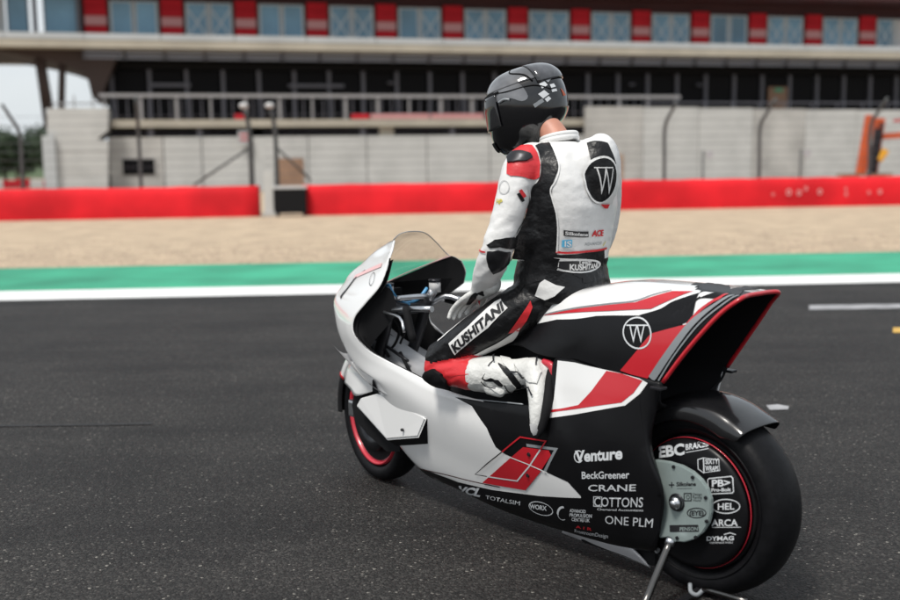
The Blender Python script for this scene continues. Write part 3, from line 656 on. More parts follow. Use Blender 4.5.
# side fairing: nose, cockpit lip, side shell and belly in one sheet
S = [
 [(1.565, 0.08, 1.107), (1.611, 0.06, 1.099), (1.657, 0.04, 1.089), (1.676, 0.02, 1.085), (1.685, 0.01, 1.082), (1.694, 0, 1.079)],
 [(1.517, 0.13, 1.07), (1.61, 0.1, 1.054), (1.761, 0.05, 1.034), (1.776, 0.03, 1.027), (1.785, 0.015, 1.021), (1.797, 0, 1.015)],
 [(1.494, 0.165, 1.04), (1.608, 0.13, 1.013), (1.855, 0.065, 0.949), (1.94,.04,.935), (1.955,.02,.928), (1.96,0,.925)],
 [(1.507, 0.2, 0.932), (1.657, 0.165, 0.918), (1.944, 0.08, 0.88), (1.99,.05,.86), (2.01,.025,.85), (2.015,0,.845)],
 [(1.598, 0.212, 0.846), (1.748, 0.175, 0.842), (1.981, 0.1, 0.823), (1.995,.07,.79), (2.02,.035,.775), (2.03,0,.77)],
 [(1.679, 0.215, 0.773), (1.789, 0.185, 0.768), (1.96, 0.12, 0.758), (1.965,.09,.72), (2.0,.05,.70), (2.01,0,.68)],
 [(1.675, 0.22, 0.705), (1.757, 0.2, 0.684), (1.884, 0.15, 0.664), (1.84,.12,.655), (1.86,.06,.635), (1.865,0,.62)],
 [(1.568, 0.225, 0.649), (1.631, 0.215, 0.614), (1.738, 0.18, 0.564), (1.74,.13,.615), (1.745,.09,.61), (1.745,.04,.605)],
 [(1.459, 0.23, 0.625), (1.485, 0.232, 0.588), (1.565, 0.22, 0.532), (1.66,.17,.57), (1.66,.12,.56), (1.66,.06,.56)],
 [(1.348, 0.235, 0.607), (1.354, 0.242, 0.57), (1.393, 0.238, 0.505), (1.471, 0.19, 0.391), (1.511, 0.15, 0.29), (1.44,.07,.42)],
 [(1.194, 0.238, 0.58), (1.181, 0.25, 0.54), (1.183, 0.25, 0.458), (1.24, 0.205, 0.325), (1.352, 0.135, 0.157), (1.40,.04,.15)],
 [(1.026, 0.24, 0.554), (1.009, 0.25, 0.523), (0.988, 0.25, 0.432), (1.029, 0.205, 0.289), (1.145, 0.13, 0.125), (1.24,0,.12)],
 [(0.815, 0.24, 0.549), (0.794, 0.25, 0.52), (0.764, 0.25, 0.416), (0.8, 0.205, 0.266), (0.918, 0.13, 0.1), (1.0,0,.10)],
 [(0.614, 0.235, 0.57), (0.595, 0.245, 0.531), (0.556, 0.245, 0.419), (0.57, 0.205, 0.253), (0.702, 0.13, 0.094), (.79,0,.09)],
 [(0.527, 0.225, 0.593), (0.513, 0.235, 0.551), (0.438, 0.24, 0.434), (0.418, 0.205, 0.259), (0.508, 0.13, 0.098), (.60,0,.09)],
 [(0.526, 0.2, 0.745), (0.488, 0.216, 0.623), (0.371, 0.233, 0.453), (0.319, 0.2, 0.275), (0.377, 0.13, 0.103), (.48,0,.095)],
 [(0.369, 0.196, 0.741), (0.328, 0.212, 0.637), (0.246, 0.226, 0.476), (0.202, 0.195, 0.298), (0.27, 0.13, 0.11), (.36,0,.10)],
 [(0.163, 0.188, 0.728), (0.158, 0.198, 0.639), (0.129, 0.202, 0.495), (0.074, 0.187, 0.347), (0.135, 0.14, 0.139), (.22,0,.12)],
 [(0.085, 0.18, 0.718), (0.102, 0.172, 0.647), (0.129, 0.165, 0.505), (0.082, 0.16, 0.339), (0.142, 0.12, 0.132), (.20,0,.12)],
]
SIDE = patch('side_fairing', S, WH, BIKE, 'side', mirror=False, thick=.006, inner=M['innergrey'], sub=6)
patch('side_fairing', [[Vector((q[0], -q[1], q[2])) for q in r_] for r_ in S[4:]], WH, BIKE, mirror=False, thick=.006, inner=M['innergrey'], sub=6)
for o in bpy.data.objects:
    if o.name == 'side_fairing.001':
        if sum(p.normal.y*p.area for p in o.data.polygons) > 0: o.data.flip_normals()
lip = [Vector(r_[0]) for r_ in S]
for sg in (1, -1):
    tube('lip_trim', [Vector((p.x, p.y*sg, p.z))+Vector((0, -.004*sg, -.002)) for p in lip[(2 if sg > 0 else 6):12]], .0042, M['matte'] if sg > 0 else M['innergrey'], BIKE, 8, 4)
    # dark liner just inside the cockpit lip
    L0 = [Vector((p.x, (p.y-.008), p.z-.006)) for p in lip[3:13]]; L1 = [Vector((p.x-.03, (p.y-.035), p.z-.03)) for p in lip[3:13]]; L2 = [Vector((p.x-.05, (p.y-.05), p.z-.12)) for p in lip[3:13]]
    if sg > 0: patch('cockpit_liner', [L0, L1, L2], M['matte'], BIKE, mirror=False, thick=0, sub=3)
# dark interior of the nose cone, and the right flank behind the screen
N0 = [Vector((p[0].x if isinstance(p[0], Vector) else p[0][0], 0, 0)) for p in S[:1]]
IN = []
for r_ in S[:8]:
    IN.append([Vector((q[0]-.014, q[1]*.955-.004, q[2]-.006)) for q in r_[:4]]+[Vector((r_[4][0]-.03, 0, r_[4][2]))])
patch('nose_lining', IN[2:], M['matte'], BIKE, mirror=False, thick=0, sub=4, outward=-1)
patch('nose_lining', [[Vector((q.x, -q.y, q.z)) for q in r_] for r_ in IN[3:]], M['matte'], BIKE, mirror=False, thick=0, sub=4)
# right flank panel rising behind the screen base (black inside), seen past the clear bubble
K = [[(1.984, -0.17, 0.86), (1.911, -0.19, 0.84), (1.865, -0.2, 0.795)], [(1.834, -0.19, 0.916), (1.795, -0.205, 0.876), (1.766, -0.215, 0.803)], [(1.679, -0.205, 0.971), (1.65, -0.215, 0.913), (1.616, -0.22, 0.824)], [(1.54, -0.21, 1.02), (1.519, -0.22, 0.949), (1.52, -0.22, 0.869)], [(1.455, -0.205, 1.003), (1.441, -0.215, 0.959), (1.46, -0.22, 0.904)]]
FL = patch('flank_panel', K, M['matte'], BIKE, mirror=False, thick=0, sub=5)
FLo = patch('flank_panel', [[Vector(q)+Vector((0, -.006, 0)) for q in r_] for r_ in K], WH, BIKE, mirror=False, thick=0, sub=5)
# clear screen: from the nose ridge over to the right flank
W_ = [
 [(1.935, 0, 0.938), (1.953, -0.06, 0.932), (1.949, -0.155, 0.868)],
 [(1.804, 0, 1.019), (1.832, -0.09, 1.002), (1.834, -0.19, 0.921)],
 [(1.697, 0, 1.083), (1.726, -0.1, 1.062), (1.678, -0.205, 0.976)],
 [(1.623, 0, 1.121), (1.641, -0.1, 1.102), (1.588, -0.205, 1.009)],
 [(1.547, 0, 1.14), (1.552, -0.1, 1.119), (1.531, -0.208, 1.021)],
]
patch('windscreen', W_, M['screen'], BIKE, mirror=False, thick=.003, sub=6)
tube('screen_edge', [(1.565, 0.085, 1.107), (1.548, 0.06, 1.132), (1.523, 0.02, 1.142), (1.548, -0.08, 1.129), (1.569, -0.16, 1.084), (1.555, -0.2, 1.038), (1.533, -0.21, 1.02)], .0022, M['grey'], BIKE, 6, 5)
tube('screen_base', [(1.957, -0.155, 0.865), (1.834, -0.19, 0.921), (1.678, -0.205, 0.975), (1.532, -0.209, 1.02)], .0032, M['pink'], BIKE, 6, 4)

# footwell behind the boot
patch('footwell', [[(1.30,.12,.66), (1.3,.15,.5), (1.3,.225,.45)], [(1.0,.12,.72), (1.0,.14,.52), (1.0,.235,.46)], [(.75,.125,.76), (.75,.14,.58), (.78,.232,.50)], [(.52,.14,.78), (.52,.15,.60), (.60,.222,.50)], [(.44,.17,.78), (.44,.18,.65), (.46,.20,.60)]], M['matte'], BIKE, thick=0, sub=4)
# centre spine (top of the nose duct) between the legs
patch('duct_top', [[(1.86,0,.70), (1.86,.035,.695), (1.86,.06,.66), (1.86,.075,.58)], [(1.66,0,.64), (1.66,.038,.635), (1.66,.065,.60), (1.66,.085,.5)], [(1.46,0,.585), (1.46,.04,.58), (1.46,.07,.545), (1.46,.09,.45)], [(1.26,0,.60), (1.26,.045,.595), (1.26,.08,.56), (1.26,.11,.45)], [(1.14,0,.72), (1.14,.05,.71), (1.14,.09,.66), (1.14,.12,.5)]], M['innergrey'], BIKE, thick=0, sub=4)
for a, b_ in (((1.72,.062,.665),(1.60,.095,.60)), ((1.55,.07,.62),(1.45,.10,.555))): tube('duct_clip', [a, b_], .008, M['matte'], BIKE, 6, 1)
patch('cockpit_floor', [[(1.9,.0,.56), (1.9,.12,.58), (1.9,.17,.62)], [(1.6,0,.45), (1.6,.15,.46), (1.6,.21,.50)], [(1.3,0,.42), (1.3,.16,.43), (1.3,.225,.46)], [(1.1,0,.5), (1.1,.14,.5), (1.1,.225,.5)]], M['innergrey'], BIKE, thick=0, sub=3)

# big painted areas: edges of the black zones take the paint of the panel itself
SIDE.data.materials.clear()
for m_ in (WH, M['innergrey'], BK, M['innergrey']): SIDE.data.materials.append(m_)
for p in SIDE.data.polygons:
    c = p.center
    if c.x < .40 or (c.x < .86 and c.z > .50) or (c.x < 1.25 and c.z < .118): p.material_index = 2
TAIL.data.materials.clear()
for m_ in (WH, M['matte'], BK, M['matte']): TAIL.data.materials.append(m_)
t0c = curve_pts(T0, 6)
for p in TAIL.data.polygons:
    c = p.center
    if c.y > 0 and (c.z < .84 or (min((c-q).length for q in t0c) < .05)): p.material_index = 2
DB = decal('black_side_area', SIDE, BK, 'side', [(1.0015,0.2466,0.5392), (0.9022,0.2502,0.521), (0.8177,0.2537,0.4522), (0.7815,0.2431,0.3849), (0.7393,0.2383,0.3659), (0.5699,0.231,0.3436), (0.4437,0.2231,0.3222), (0.3884,0.2074,0.2741), (0.6029,0.1965,0.2288), (0.8684,0.1767,0.1861), (1.0872,0.1597,0.1653), (1.3106,0.1481,0.1689), (1.375,0.1219,0.1536), (1.3665,0.1209,0.1483), (1.3186,0.1175,0.1307), (1.1454,0.1113,0.1128), (0.9346,0.1115,0.0905), (0.7286,0.1115,0.0844), (0.5207,0.1127,0.0885), (0.3907,0.1118,0.0922), (0.2824,0.1126,0.0985), (0.156,0.1219,0.1233), (0.0933,0.1609,0.2262), (0.0712,0.1853,0.3469), (0.1262,0.2,0.4951), (0.1546,0.1972,0.6394), (0.1624,0.1886,0.7231), (0.3677,0.1974,0.7325), (0.5132,0.2036,0.7169), (0.5156,0.2267,0.5919), (0.6132,0.2361,0.5665), (0.8132,0.2415,0.5457)], .0012, .02)
decal('black_shoulder_area', TAIL, BK, 'tail', [(0.7405,0.1608,0.8141), (0.6795,0.1608,0.8429), (0.5457,0.1681,0.8774), (0.37,0.1649,0.907), (0.1893,0.1576,0.9259), (0.0871,0.1605,0.9218), (-0.0388,0.1509,0.9337), (0.0919,-0.1631,0.9153), (0.1705,-0.1799,0.8463), (0.2735,-0.1918,0.7362), (0.0811,0.18,0.724), (0.1645,0.1865,0.7306), (0.2765,0.192,0.7341), (0.4586,0.197,0.748), (0.6004,0.1974,0.7511), (0.7078,0.189,0.7664)], .0012, .016)
decal('white_panel', SIDE, WH, 'side', [(0.5116,0.2002,0.7397), (0.4348,0.1979,0.7426), (0.3686,0.1965,0.7381), (0.2427,0.1918,0.7321), (0.1626,0.1884,0.7247), (0.1316,0.1865,0.7141), (0.1574,0.1942,0.675), (0.208,0.205,0.6302), (0.3066,0.2167,0.6004), (0.412,0.2232,0.5679), (0.5154,0.2373,0.5401), (0.5099,0.2226,0.6028)], .0024, .02)
decal('red_panel', SIDE, M['red'], 'side', [(0.296,0.1943,0.7324), (0.2346,0.1915,0.7315), (0.1506,0.188,0.7198), (0.1799,0.1968,0.6752), (0.2225,0.2053,0.6379), (0.3497,0.2176,0.6037), (0.4707,0.2244,0.5705), (0.5182,0.2342,0.5587), (0.5196,0.2326,0.5672), (0.4721,0.2229,0.5789), (0.3985,0.218,0.6026), (0.3479,0.2097,0.6579)], .0036, .02)
# tail stripes
decal('red_stripe', TAIL, M['red'], 'tail', [(0.6248,0.1557,0.8818), (0.4579,0.157,0.9219), (0.3256,0.1453,0.9468), (0.2219,0.1377,0.9639), (0.1598,0.1234,0.9878), (0.0975,0.1063,1.0078), (0.0187,0.1035,1.0139), (0.0826,0.1312,0.9854), (0.1528,0.1476,0.9498), (0.277,0.1521,0.9335), (0.4524,0.1631,0.9109)], .0024, .016)
ribbon('dark_pinstripe', TAIL, M['grey'], 'tail', [(0.6157,0.1549,0.8869), (0.46,0.1546,0.926), (0.3276,0.1429,0.9508), (0.2285,0.1346,0.968), (0.167,0.1193,0.9917), (0.1047,0.1019,1.01)], .004, .0034)
decal('red_panel', TAIL, M['red'], 'tail', [(-0.0061,0.157,0.9199), (0.0627,0.1666,0.8977), (0.1311,0.1744,0.8742), (0.1831,0.1843,0.8091), (0.2419,0.1903,0.7404), (0.2035,0.1888,0.7338), (0.134,0.1843,0.7284), (0.0693,0.1768,0.816), (0.0159,0.1626,0.9023), (-0.0115,0.1591,0.9096)], .0024, .016)
ribbon('red_stripe', TAIL, M['red'], 'tail', [(0.0001,0.1587,0.9147), (-0.0159,0.1502,0.9391), (-0.0341,0.1399,0.9635), (-0.0657,0.128,0.9903), (-0.0877,0.1182,1.0038), (-0.1002,0.0942,1.0135)], [.014, .009, .009], .0034)
ribbon('black_shoulder_area', TAIL, BK, 'tail', [], 0, .0018, sides=([(0.1899,0.1569,0.9274), (0.1175,0.1468,0.953), (0.079,0.1359,0.9781), (0.0331,0.1254,0.9972), (-0.0096,0.1116,1.0122)], [(0.18,0.169,0.9001), (0.1206,0.1678,0.9029), (0.0647,0.1641,0.9084), (0.0219,0.1599,0.9157), (-0.0108,0.1533,0.9311)]))
ribbon('black_shoulder_area', TAIL, BK, 'tail', [], 0, .0021, sides=([(0.0249,0.1609,0.9123), (0.0094,0.1466,0.9505), (-0.0049,0.1358,0.9793), (-0.026,0.1241,1.0021), (-0.0701,0.0924,1.0155), (-0.0876,0.0313,1.0161)], [(0.1704,-0.1797,0.8481), (0.125,-0.1715,0.8887), (0.0874,-0.1622,0.9175), (-0.1406,0.117,0.9975), (-0.0337,-0.1335,0.9819), (-0.0958,-0.1222,0.9963)]))
ribbon('grey_stripe', TAIL, M['grey'], 'tail', [(0.1184,0.183,0.7287), (0.0618,0.1764,0.8137), (-0.0015,0.1607,0.9056), (-0.0445,0.1439,0.9523), (-0.0896,0.1258,0.9907), (-0.1238,0.0974,1.0111)], [.026, .024, .020, .010, .006], .0044)
ribbon('grey_stripe', TAIL, M['grey'], 'tail', [(0.0923,0.1808,0.7273), (0.0364,0.1742,0.8166), (-0.0294,0.1579,0.9083), (-0.0722,0.1417,0.9548), (-0.1154,0.1217,0.9941), (-0.1388,0.0932,1.0104)], .005, .0044)
# circle emblem on the flank
def emblem(parent, key, c, a, b_, ring, m_, wl, m_in=None, off=.003, bw=.03):
    E = ellipse(c, a, b_)
    if m_in: decal('emblem_disc', parent, m_in, key, E, off-.001, .02)
    stroke('emblem_ring', parent, m_, key, E, ring, off, .02, closed=True)
    lettering(parent, m_, key, 'W', wl, bw, off, 'emblem_letter')
c_ = [(0.1841,0.1763,0.8714), (0.1296,0.1739,0.8772), (0.1966,0.1612,0.918)]
emblem(TAIL, 'tail', c_[0], c_[1], c_[2], .005, M['letter'], [(0.2096,0.1825,0.8355), (0.1469,0.1794,0.8426), (0.2194,0.171,0.8928)], off=.004, bw=-.01)
stroke('emblem_bar', TAIL, M['letter'], 'tail', [(0.2312,0.1718,0.89), (0.1433,0.1694,0.8991)], .004, .0042)
# lower graphics
decal('red_flash', SIDE, M['red'], 'side', [(0.6346,0.2472,0.4152), (0.5123,0.2438,0.426), (0.5036,0.2414,0.4103), (0.5737,0.2269,0.3273), (0.6721,0.1977,0.2356), (0.9197,0.1815,0.2053)], .0034, .02)
stroke('grey_shadow_line', SIDE, M['grey'], 'side', [(0.6174,0.2478,0.4253), (0.4795,0.2429,0.4369), (0.5473,0.2291,0.3371)], .011, .003)
stroke('red_outline', SIDE, M['red'], 'side', [(0.7491,0.2403,0.3737), (0.6449,0.2507,0.4507), (0.5238,0.2462,0.4577), (0.5515,0.245,0.4213)], .0055, .0044)
stroke('white_outline', SIDE, M['letter'], 'side', [(0.5515,0.245,0.4213), (0.6183,0.2319,0.3446), (0.7033,0.2076,0.2668), (0.8055,0.2002,0.2523), (0.8791,0.1949,0.2428)], .0055, .0044)
stroke('black_outline', SIDE, M['letterdark'], 'side', [(0.8791,0.1949,0.2428), (0.9498,0.1899,0.2344), (0.8525,0.217,0.3039), (0.7491,0.2403,0.3737)], .0042, .0044)
stroke('white_outline', SIDE, WH, 'side', [(0.7399,0.2377,0.3637), (0.6216,0.2336,0.3517), (0.5328,0.2292,0.3384)], .0045, .0046)
for q in [(0.6106,0.2422,0.3914), (0.6375,0.2205,0.3036), (1.3356,0.1988,0.3397)]:
    q = Vector(q); bm = bmesh.new(); bmesh.ops.create_cone(bm, cap_ends=True, segments=14, radius1=.009, radius2=.007, depth=.006, matrix=Matrix.Translation((q.x, q.y+.004, q.z))@Matrix.Rotation(R(-90), 4, 'X')); bmesh_obj('bolt', bm, M['darkmetal'], SIDE)
ribbon('brown_pinstripe', SIDE, mat('dark_brown_line', (.05, .012, .012), .4), 'side', [(1.3591,0.1203,0.1446), (1.3651,0.1361,0.1636), (1.3635,0.1355,0.1624), (1.195,0.1606,0.1793), (0.9997,0.1749,0.1941), (0.8201,0.1863,0.211)], .0045, .003)
# lettering on the lower side
LT = M['letter']
def sidetext(text, a, b_, c, bold=.02, m_=LT, key='side', par=SIDE): lettering(par, m_, key, text, [a, b_, c], bold)
for tx, q, bo in (
 ('Venture', [(0.4011,0.2339,0.4049), (0.2062,0.22,0.4543), (0.3995,0.2359,0.4451)], .035), ('BeckGreener', [(0.3778,0.2241,0.3491), (0.1833,0.2113,0.3912), (0.3756,0.2277,0.3751)], .015),
 ('CRANE', [(0.3587,0.2132,0.3072), (0.1637,0.202,0.3501), (0.3546,0.2181,0.3311)], .01), ('COTTONS', [(0.3461,0.1962,0.2531), (0.1453,0.1879,0.2961), (0.338,0.206,0.2891)], .005),
 ('Chartered Accountants', [(0.3372,0.1913,0.2398), (0.1452,0.1846,0.281), (0.3354,0.1936,0.2479)], .01), ('ONE PLM', [(0.3149,0.1748,0.1938), (0.1166,0.1725,0.2292), (0.3068,0.1847,0.2266)], .0),
 ('ADVANCED', [(0.4671,0.1864,0.2004), (0.3913,0.1881,0.2151), (0.4628,0.1911,0.2143)], .02), ('PROPULSION', [(0.4737,0.179,0.1809), (0.3693,0.1819,0.2025), (0.4687,0.1845,0.1952)], .02), ('CENTRE UK', [(0.4705,0.1718,0.1638), (0.3842,0.175,0.1813), (0.4654,0.1777,0.1783)], .02),
 ('WORX', [(0.6779,0.171,0.1597), (0.5864,0.1773,0.1739), (0.67,0.1791,0.1806)], .03), ('TOTALSIM', [(0.9346,0.1512,0.1312), (0.7316,0.1691,0.1571), (0.924,0.1611,0.1499)], .0), ('VCL', [(1.1392,0.1112,0.112), (0.9712,0.1488,0.1301), (1.0916,0.1505,0.1479)], .05),
 ('FrontroomDesign', [(0.4835,0.1411,0.1107), (0.3244,0.1494,0.1327), (0.4732,0.1528,0.1275)], .0), ('AVION', [(1.3316,0.1183,0.1337), (1.1721,0.1133,0.1169), (1.3384,0.1188,0.1361)], .03)):
    lettering(SIDE, LT, 'side', tx, q, bo)
lettering(SIDE, M['red'], 'side', 'A I R', [(0.4635,0.1584,0.1369), (0.3877,0.1601,0.1459), (0.4583,0.1644,0.1489)], .02)
q = [(0.6162,0.1773,0.1742), (0.5554,0.1789,0.1781), (0.6277,0.1652,0.1458)]; stroke('logo_ellipse', SIDE, LT, 'side', ellipse(*q), .0035, .002, closed=True)
q = [(0.5056,0.1805,0.1833), (0.4797,0.1827,0.1902), (0.4961,0.1909,0.212)]; stroke('logo_swirl', SIDE, LT, 'side', ellipse(*q)[6:24], [.008]*9+[.003]*9, .002)
q = [(0.3844,0.2334,0.4276), (0.3668,0.2319,0.4308), (0.3839,0.234,0.4478)]; stroke('logo_swirl', SIDE, LT, 'side', ellipse(*q)[4:26], .004, .002)
q = [(0.3397,0.2066,0.2906), (0.3058,0.2048,0.2971), (0.314,0.1947,0.2587), (0.3482,0.1963,0.2526)]; stroke('logo_box', SIDE, LT, 'side', q, .003, .0022, closed=True)

# belly fin
patch('belly_fin', [[(0.583, 0.1, 0.078), (0.592, 0.09, 0.07), (0.611, 0.07, 0.056)], [(0.431, 0.12, 0.097), (0.43, 0.11, 0.083), (0.438, 0.09, 0.058)], [(0.296, 0.13, 0.117), (0.277, 0.12, 0.095), (0.275, 0.09, 0.053)], [(0.252, 0.13, 0.122), (0.217, 0.12, 0.093), (0.189, 0.09, 0.047)]], mat('dull_white_fin', (.5, .5, .52), .4), BIKE, thick=.006)
box('belly_block', (.16, -.10, .055), (.50, .10, .14), M['matte'], BIKE, .02)

# rear wheel, cover, hub plate
CU, CW, RR = .02, .318, .316
RW_ = empty('rear_wheel', (0, 0, 0)); RW_.parent = BIKE
def wheel(name, cu, rr, tw, rimr, par):
    h = tw/2; e = rr-rimr
    prof = [(rimr, -h*.62), (rimr+.012, -h*.9), (rimr+e*.45, -h), (rimr+e*.75, -h*.93), (rr-e*.14, -h*.72), (rr-e*.03, -h*.38), (rr, 0), (rr-e*.03, h*.38), (rr-e*.14, h*.72), (rimr+e*.75, h*.93), (rimr+e*.45, h), (rimr+.012, h*.9), (rimr, h*.62), (rimr, -h*.62)]
    t = lathe_v('tyre', prof, cu, rr, M['rubber'], par, 96)
    lathe_v('rim', [(rimr-.001, -h*.6), (rimr-.001, -h*.78), (rimr-.008, -h*.8), (rimr-.02, -h*.6), (rimr-.028, 0), (rimr-.02, h*.6), (rimr-.008, h*.8), (rimr-.001, h*.78), (rimr-.001, h*.6)], cu, rr, M['rimred'] if name == 'front' else M['matte'], par, 96)
wheel('rear', CU, RR, .176, .222, RW_)
disc = lathe_v('wheel_cover', [(.0005, .112), (.10, .112), (.195, .107), (.2105, .101), (.212, .09), (.0005, .088)], CU, CW, BK, BIKE, 96); reg('disc', disc)
lathe_v('wheel_cover', [(.0005, -.088), (.206, -.09), (.205, -.098), (.10, -.112), (.0005, -.112)], CU, CW, BK, BIKE, 64)
lathe_v('rim_tape', [(.2146, .0835), (.2146, .0882), (.2160, .0882), (.2160, .0835)], CU, CW, M['rimred'], BIKE, 96)
lathe_v('sidewall_ridge', [(.246, .0835), (.247, .0885), (.249, .0885), (.250, .0835)], CU, RR, M['rubber'], RW_, 96); lathe_v('sidewall_ridge', [(.283, .078), (.284, .0835), (.2855, .0835), (.2865, .078)], CU, RR, M['rubber'], RW_, 96)
# rear hugger
hp = [(.262, .112), (.29, .115), (.318, .108), (.333, .085), (.341, .045), (.343, 0), (.341, -.045), (.333, -.085), (.318, -.108), (.29, -.115), (.262, -.112)]
bm = bmesh.new(); rings = []
for k in range(41):
    a = R(54+k*2.8); f = k/40; dr = .012*math.sin(f*math.pi); low_ = 1 if f > .1 else .4+.6*f/.1
    rings.append([bm.verts.new((CU-(r_+dr-(.352-r_)*(1-low_)*-.6)*math.cos(a), v_, CW+(r_+dr-(.352-r_)*(1-low_)*-.6)*math.sin(a))) for r_, v_ in hp])
for A, B in zip(rings, rings[1:]):
    for i in range(len(hp)-1): bm.faces.new((A[i], A[i+1], B[i+1], B[i]))
hug = bmesh_obj('rear_fender', bm, M['carbon'], BIKE, True); md = hug.modifiers.new('thickness', 'SOLIDIFY'); md.thickness = .004; md.offset = -1
sd_ = hug.modifiers.new('smooth', 'SUBSURF'); sd_.levels = 1; sd_.render_levels = 1
# swingarm behind the cover
tube('swingarm', [(CU, -.135, CW), (.25, -.13, .36), (.5, -.10, .40)], [.035, .045, .05], M['darkmetal'], BIKE, 12, 4)
# hub plate
def slab(name, pts, v0, v1, m_, parent, bev=.0):
    bm = bmesh.new(); f = bm.faces.new([bm.verts.new((p[0], v0, p[2])) for p in pts]); r_ = bmesh.ops.extrude_face_region(bm, geom=[f]); vv = [g for g in r_['geom'] if isinstance(g, bmesh.types.BMVert)]
    for v in vv: v.co.y = v1
    if bev: bmesh.ops.bevel(bm, geom=[e for e in bm.edges if abs(e.verts[0].co.y-e.verts[1].co.y) < 1e-6 and abs(e.verts[0].co.y-v1) < 1e-6], offset=bev, segments=2, affect='EDGES')
    return bmesh_obj(name, bm, m_, parent)
HP = slab('hub_plate', [(0.168, 0.15, 0.44), (0.124, 0.15, 0.451), (0.076, 0.15, 0.455), (0.024, 0.15, 0.453), (-0.018, 0.15, 0.442), (-0.052, 0.15, 0.423), (-0.075, 0.15, 0.399), (-0.089, 0.15, 0.367), (-0.09, 0.15, 0.324), (-0.081, 0.15, 0.286), (-0.06, 0.15, 0.251), (-0.03, 0.15, 0.222), (0.008, 0.15, 0.202), (0.047, 0.15, 0.194), (0.075, 0.15, 0.201), (0.103, 0.15, 0.191), (0.165, 0.15, 0.203)], .135, .15, M['plate'], BIKE, .003); reg('plate', HP)
for q in ((0.052, 0.152, 0.444), (-0.022, 0.152, 0.425), (-0.072, 0.152, 0.37), (-0.077, 0.152, 0.294), (-0.037, 0.152, 0.231), (0.034, 0.152, 0.21)):
    bm = bmesh.new(); bmesh.ops.create_cone(bm, cap_ends=True, segments=12, radius1=.0062, radius2=.0055, depth=.006, matrix=Matrix.Translation(q)@Matrix.Rotation(R(-90), 4, 'X')); bmesh_obj('bolt', bm, M['darkmetal'], HP)
q = (0.038, 0.155, 0.328)
lathe_v('axle_nut', [(.0005, .178), (.011, .178), (.012, .170), (.0125, .168), (.019, .168), (.0205, .160), (.021, .150)], q[0], q[2], M['metal'], HP, 24)
lathe_v('axle_washer', [(.0215, .150), (.0275, .157), (.030, .1505)], q[0], q[2], M['darkmetal'], HP, 32)
DK = M['letterdark']
lettering(HP, DK, 'plate', 'Silkolene', [(0.0408,0.15,0.3821), (-0.034,0.15,0.4), (0.041,0.15,0.3954)], .03, .0008)
stroke('small_print', HP, DK, 'plate', [(0.0387,0.15,0.3745), (-0.0191,0.15,0.388)], .0012, .0008)
stroke('logo_cross', HP, DK, 'plate', [(0.0703,0.15,0.3794), (0.0487,0.15,0.3843)], .004, .0008); stroke('logo_cross', HP, DK, 'plate', [(0.0594,0.15,0.3913), (0.0591,0.15,0.3726)], .004, .0009)
stroke('logo_box', HP, DK, 'plate', [(0.0105,0.15,0.3647), (-0.0163,0.15,0.3709), (-0.0168,0.15,0.3469), (0.01,0.15,0.3405)], .0035, .0008, closed=True)
q = [(-0.0044,0.15,0.3559), (-0.0105,0.15,0.3573), (-0.0042,0.15,0.3618)]; stroke('logo_ring', HP, DK, 'plate', ellipse(*q), .002, .0009, closed=True)
for y in (494.5, 497.6, 500.6): pass
for tx, q in (('Design', [(-0.0233,0.15,0.3656), (-0.0572,0.15,0.3735), (-0.0231,0.15,0.3741)]), ('Racing', [(-0.0235,0.15,0.3557), (-0.0574,0.15,0.3637), (-0.0233,0.15,0.3643)]), ('Works', [(-0.0237,0.15,0.3459), (-0.0539,0.15,0.353), (-0.0235,0.15,0.3544)])): lettering(HP, DK, 'plate', tx, q, .0, .0008)
q = [(-0.0381,0.15,0.3117), (-0.0733,0.15,0.3204), (-0.0378,0.15,0.3275)]; stroke('logo_ellipse', HP, DK, 'plate', ellipse(*q), .0035, .0008, closed=True); lettering(HP, DK, 'plate', '(EYE)', [(-0.0112,0.15,0.2972), (-0.0653,0.15,0.3106), (-0.0109,0.15,0.313)], .04, .0008)
decal('label_bar', HP, DK, 'plate', [(0.0657,0.15,0.2449), (-0.0449,0.15,0.2745), (-0.0484,0.15,0.2522), (0.0637,0.15,0.2217)], .0008)
lettering(HP, M['plate'], 'plate', 'PENSON', [(0.0245,0.15,0.2366), (-0.0445,0.15,0.2552), (0.0247,0.15,0.2487)], .02, .0014)
# lettering on the wheel cover
for tx, q, bo in (('EBC', [(0.1421,0.1078,0.4488), (0.0394,0.1086,0.4806), (0.1473,0.1017,0.4834)], .04), ('BRAKES', [(0.0363,0.1079,0.4951), (-0.0408,0.0929,0.5206), (0.0391,0.1066,0.5129)], .03),
 ('SIXTY', [(-0.0399,0.1089,0.4645), (-0.0871,0.1072,0.4753), (-0.039,0.1082,0.4805)], .03), ('WRAPS', [(-0.041,0.1099,0.4432), (-0.0893,0.1082,0.4519), (-0.0402,0.1092,0.4593)], .03),
 ('PB>', [(-0.0673,0.1111,0.3966), (-0.1328,0.1078,0.4127), (-0.0662,0.1103,0.4185)], .03), ('Pro-Bolt', [(-0.0662,0.1117,0.3801), (-0.1353,0.1081,0.3965), (-0.0657,0.1113,0.3911)], .03),
 ('HEL', [(-0.0914,0.1114,0.3262), (-0.1494,0.1083,0.3409), (-0.0908,0.1112,0.347)], .02), ('ARCA', [(-0.0699,0.1118,0.2675), (-0.1628,0.1075,0.2903), (-0.0695,0.112,0.2893)], .02),
 ('DYMAG', [(-0.0513,0.1106,0.2138), (-0.1496,0.1074,0.2405), (-0.0515,0.1112,0.228)], .03), ('PERFORMANCE WHEELS', [(-0.0632,0.11,0.2068), (-0.1461,0.1073,0.2291), (-0.0632,0.1102,0.2122)], .0)):
    lettering(disc, LT, 'disc', tx, q, bo, .0012)
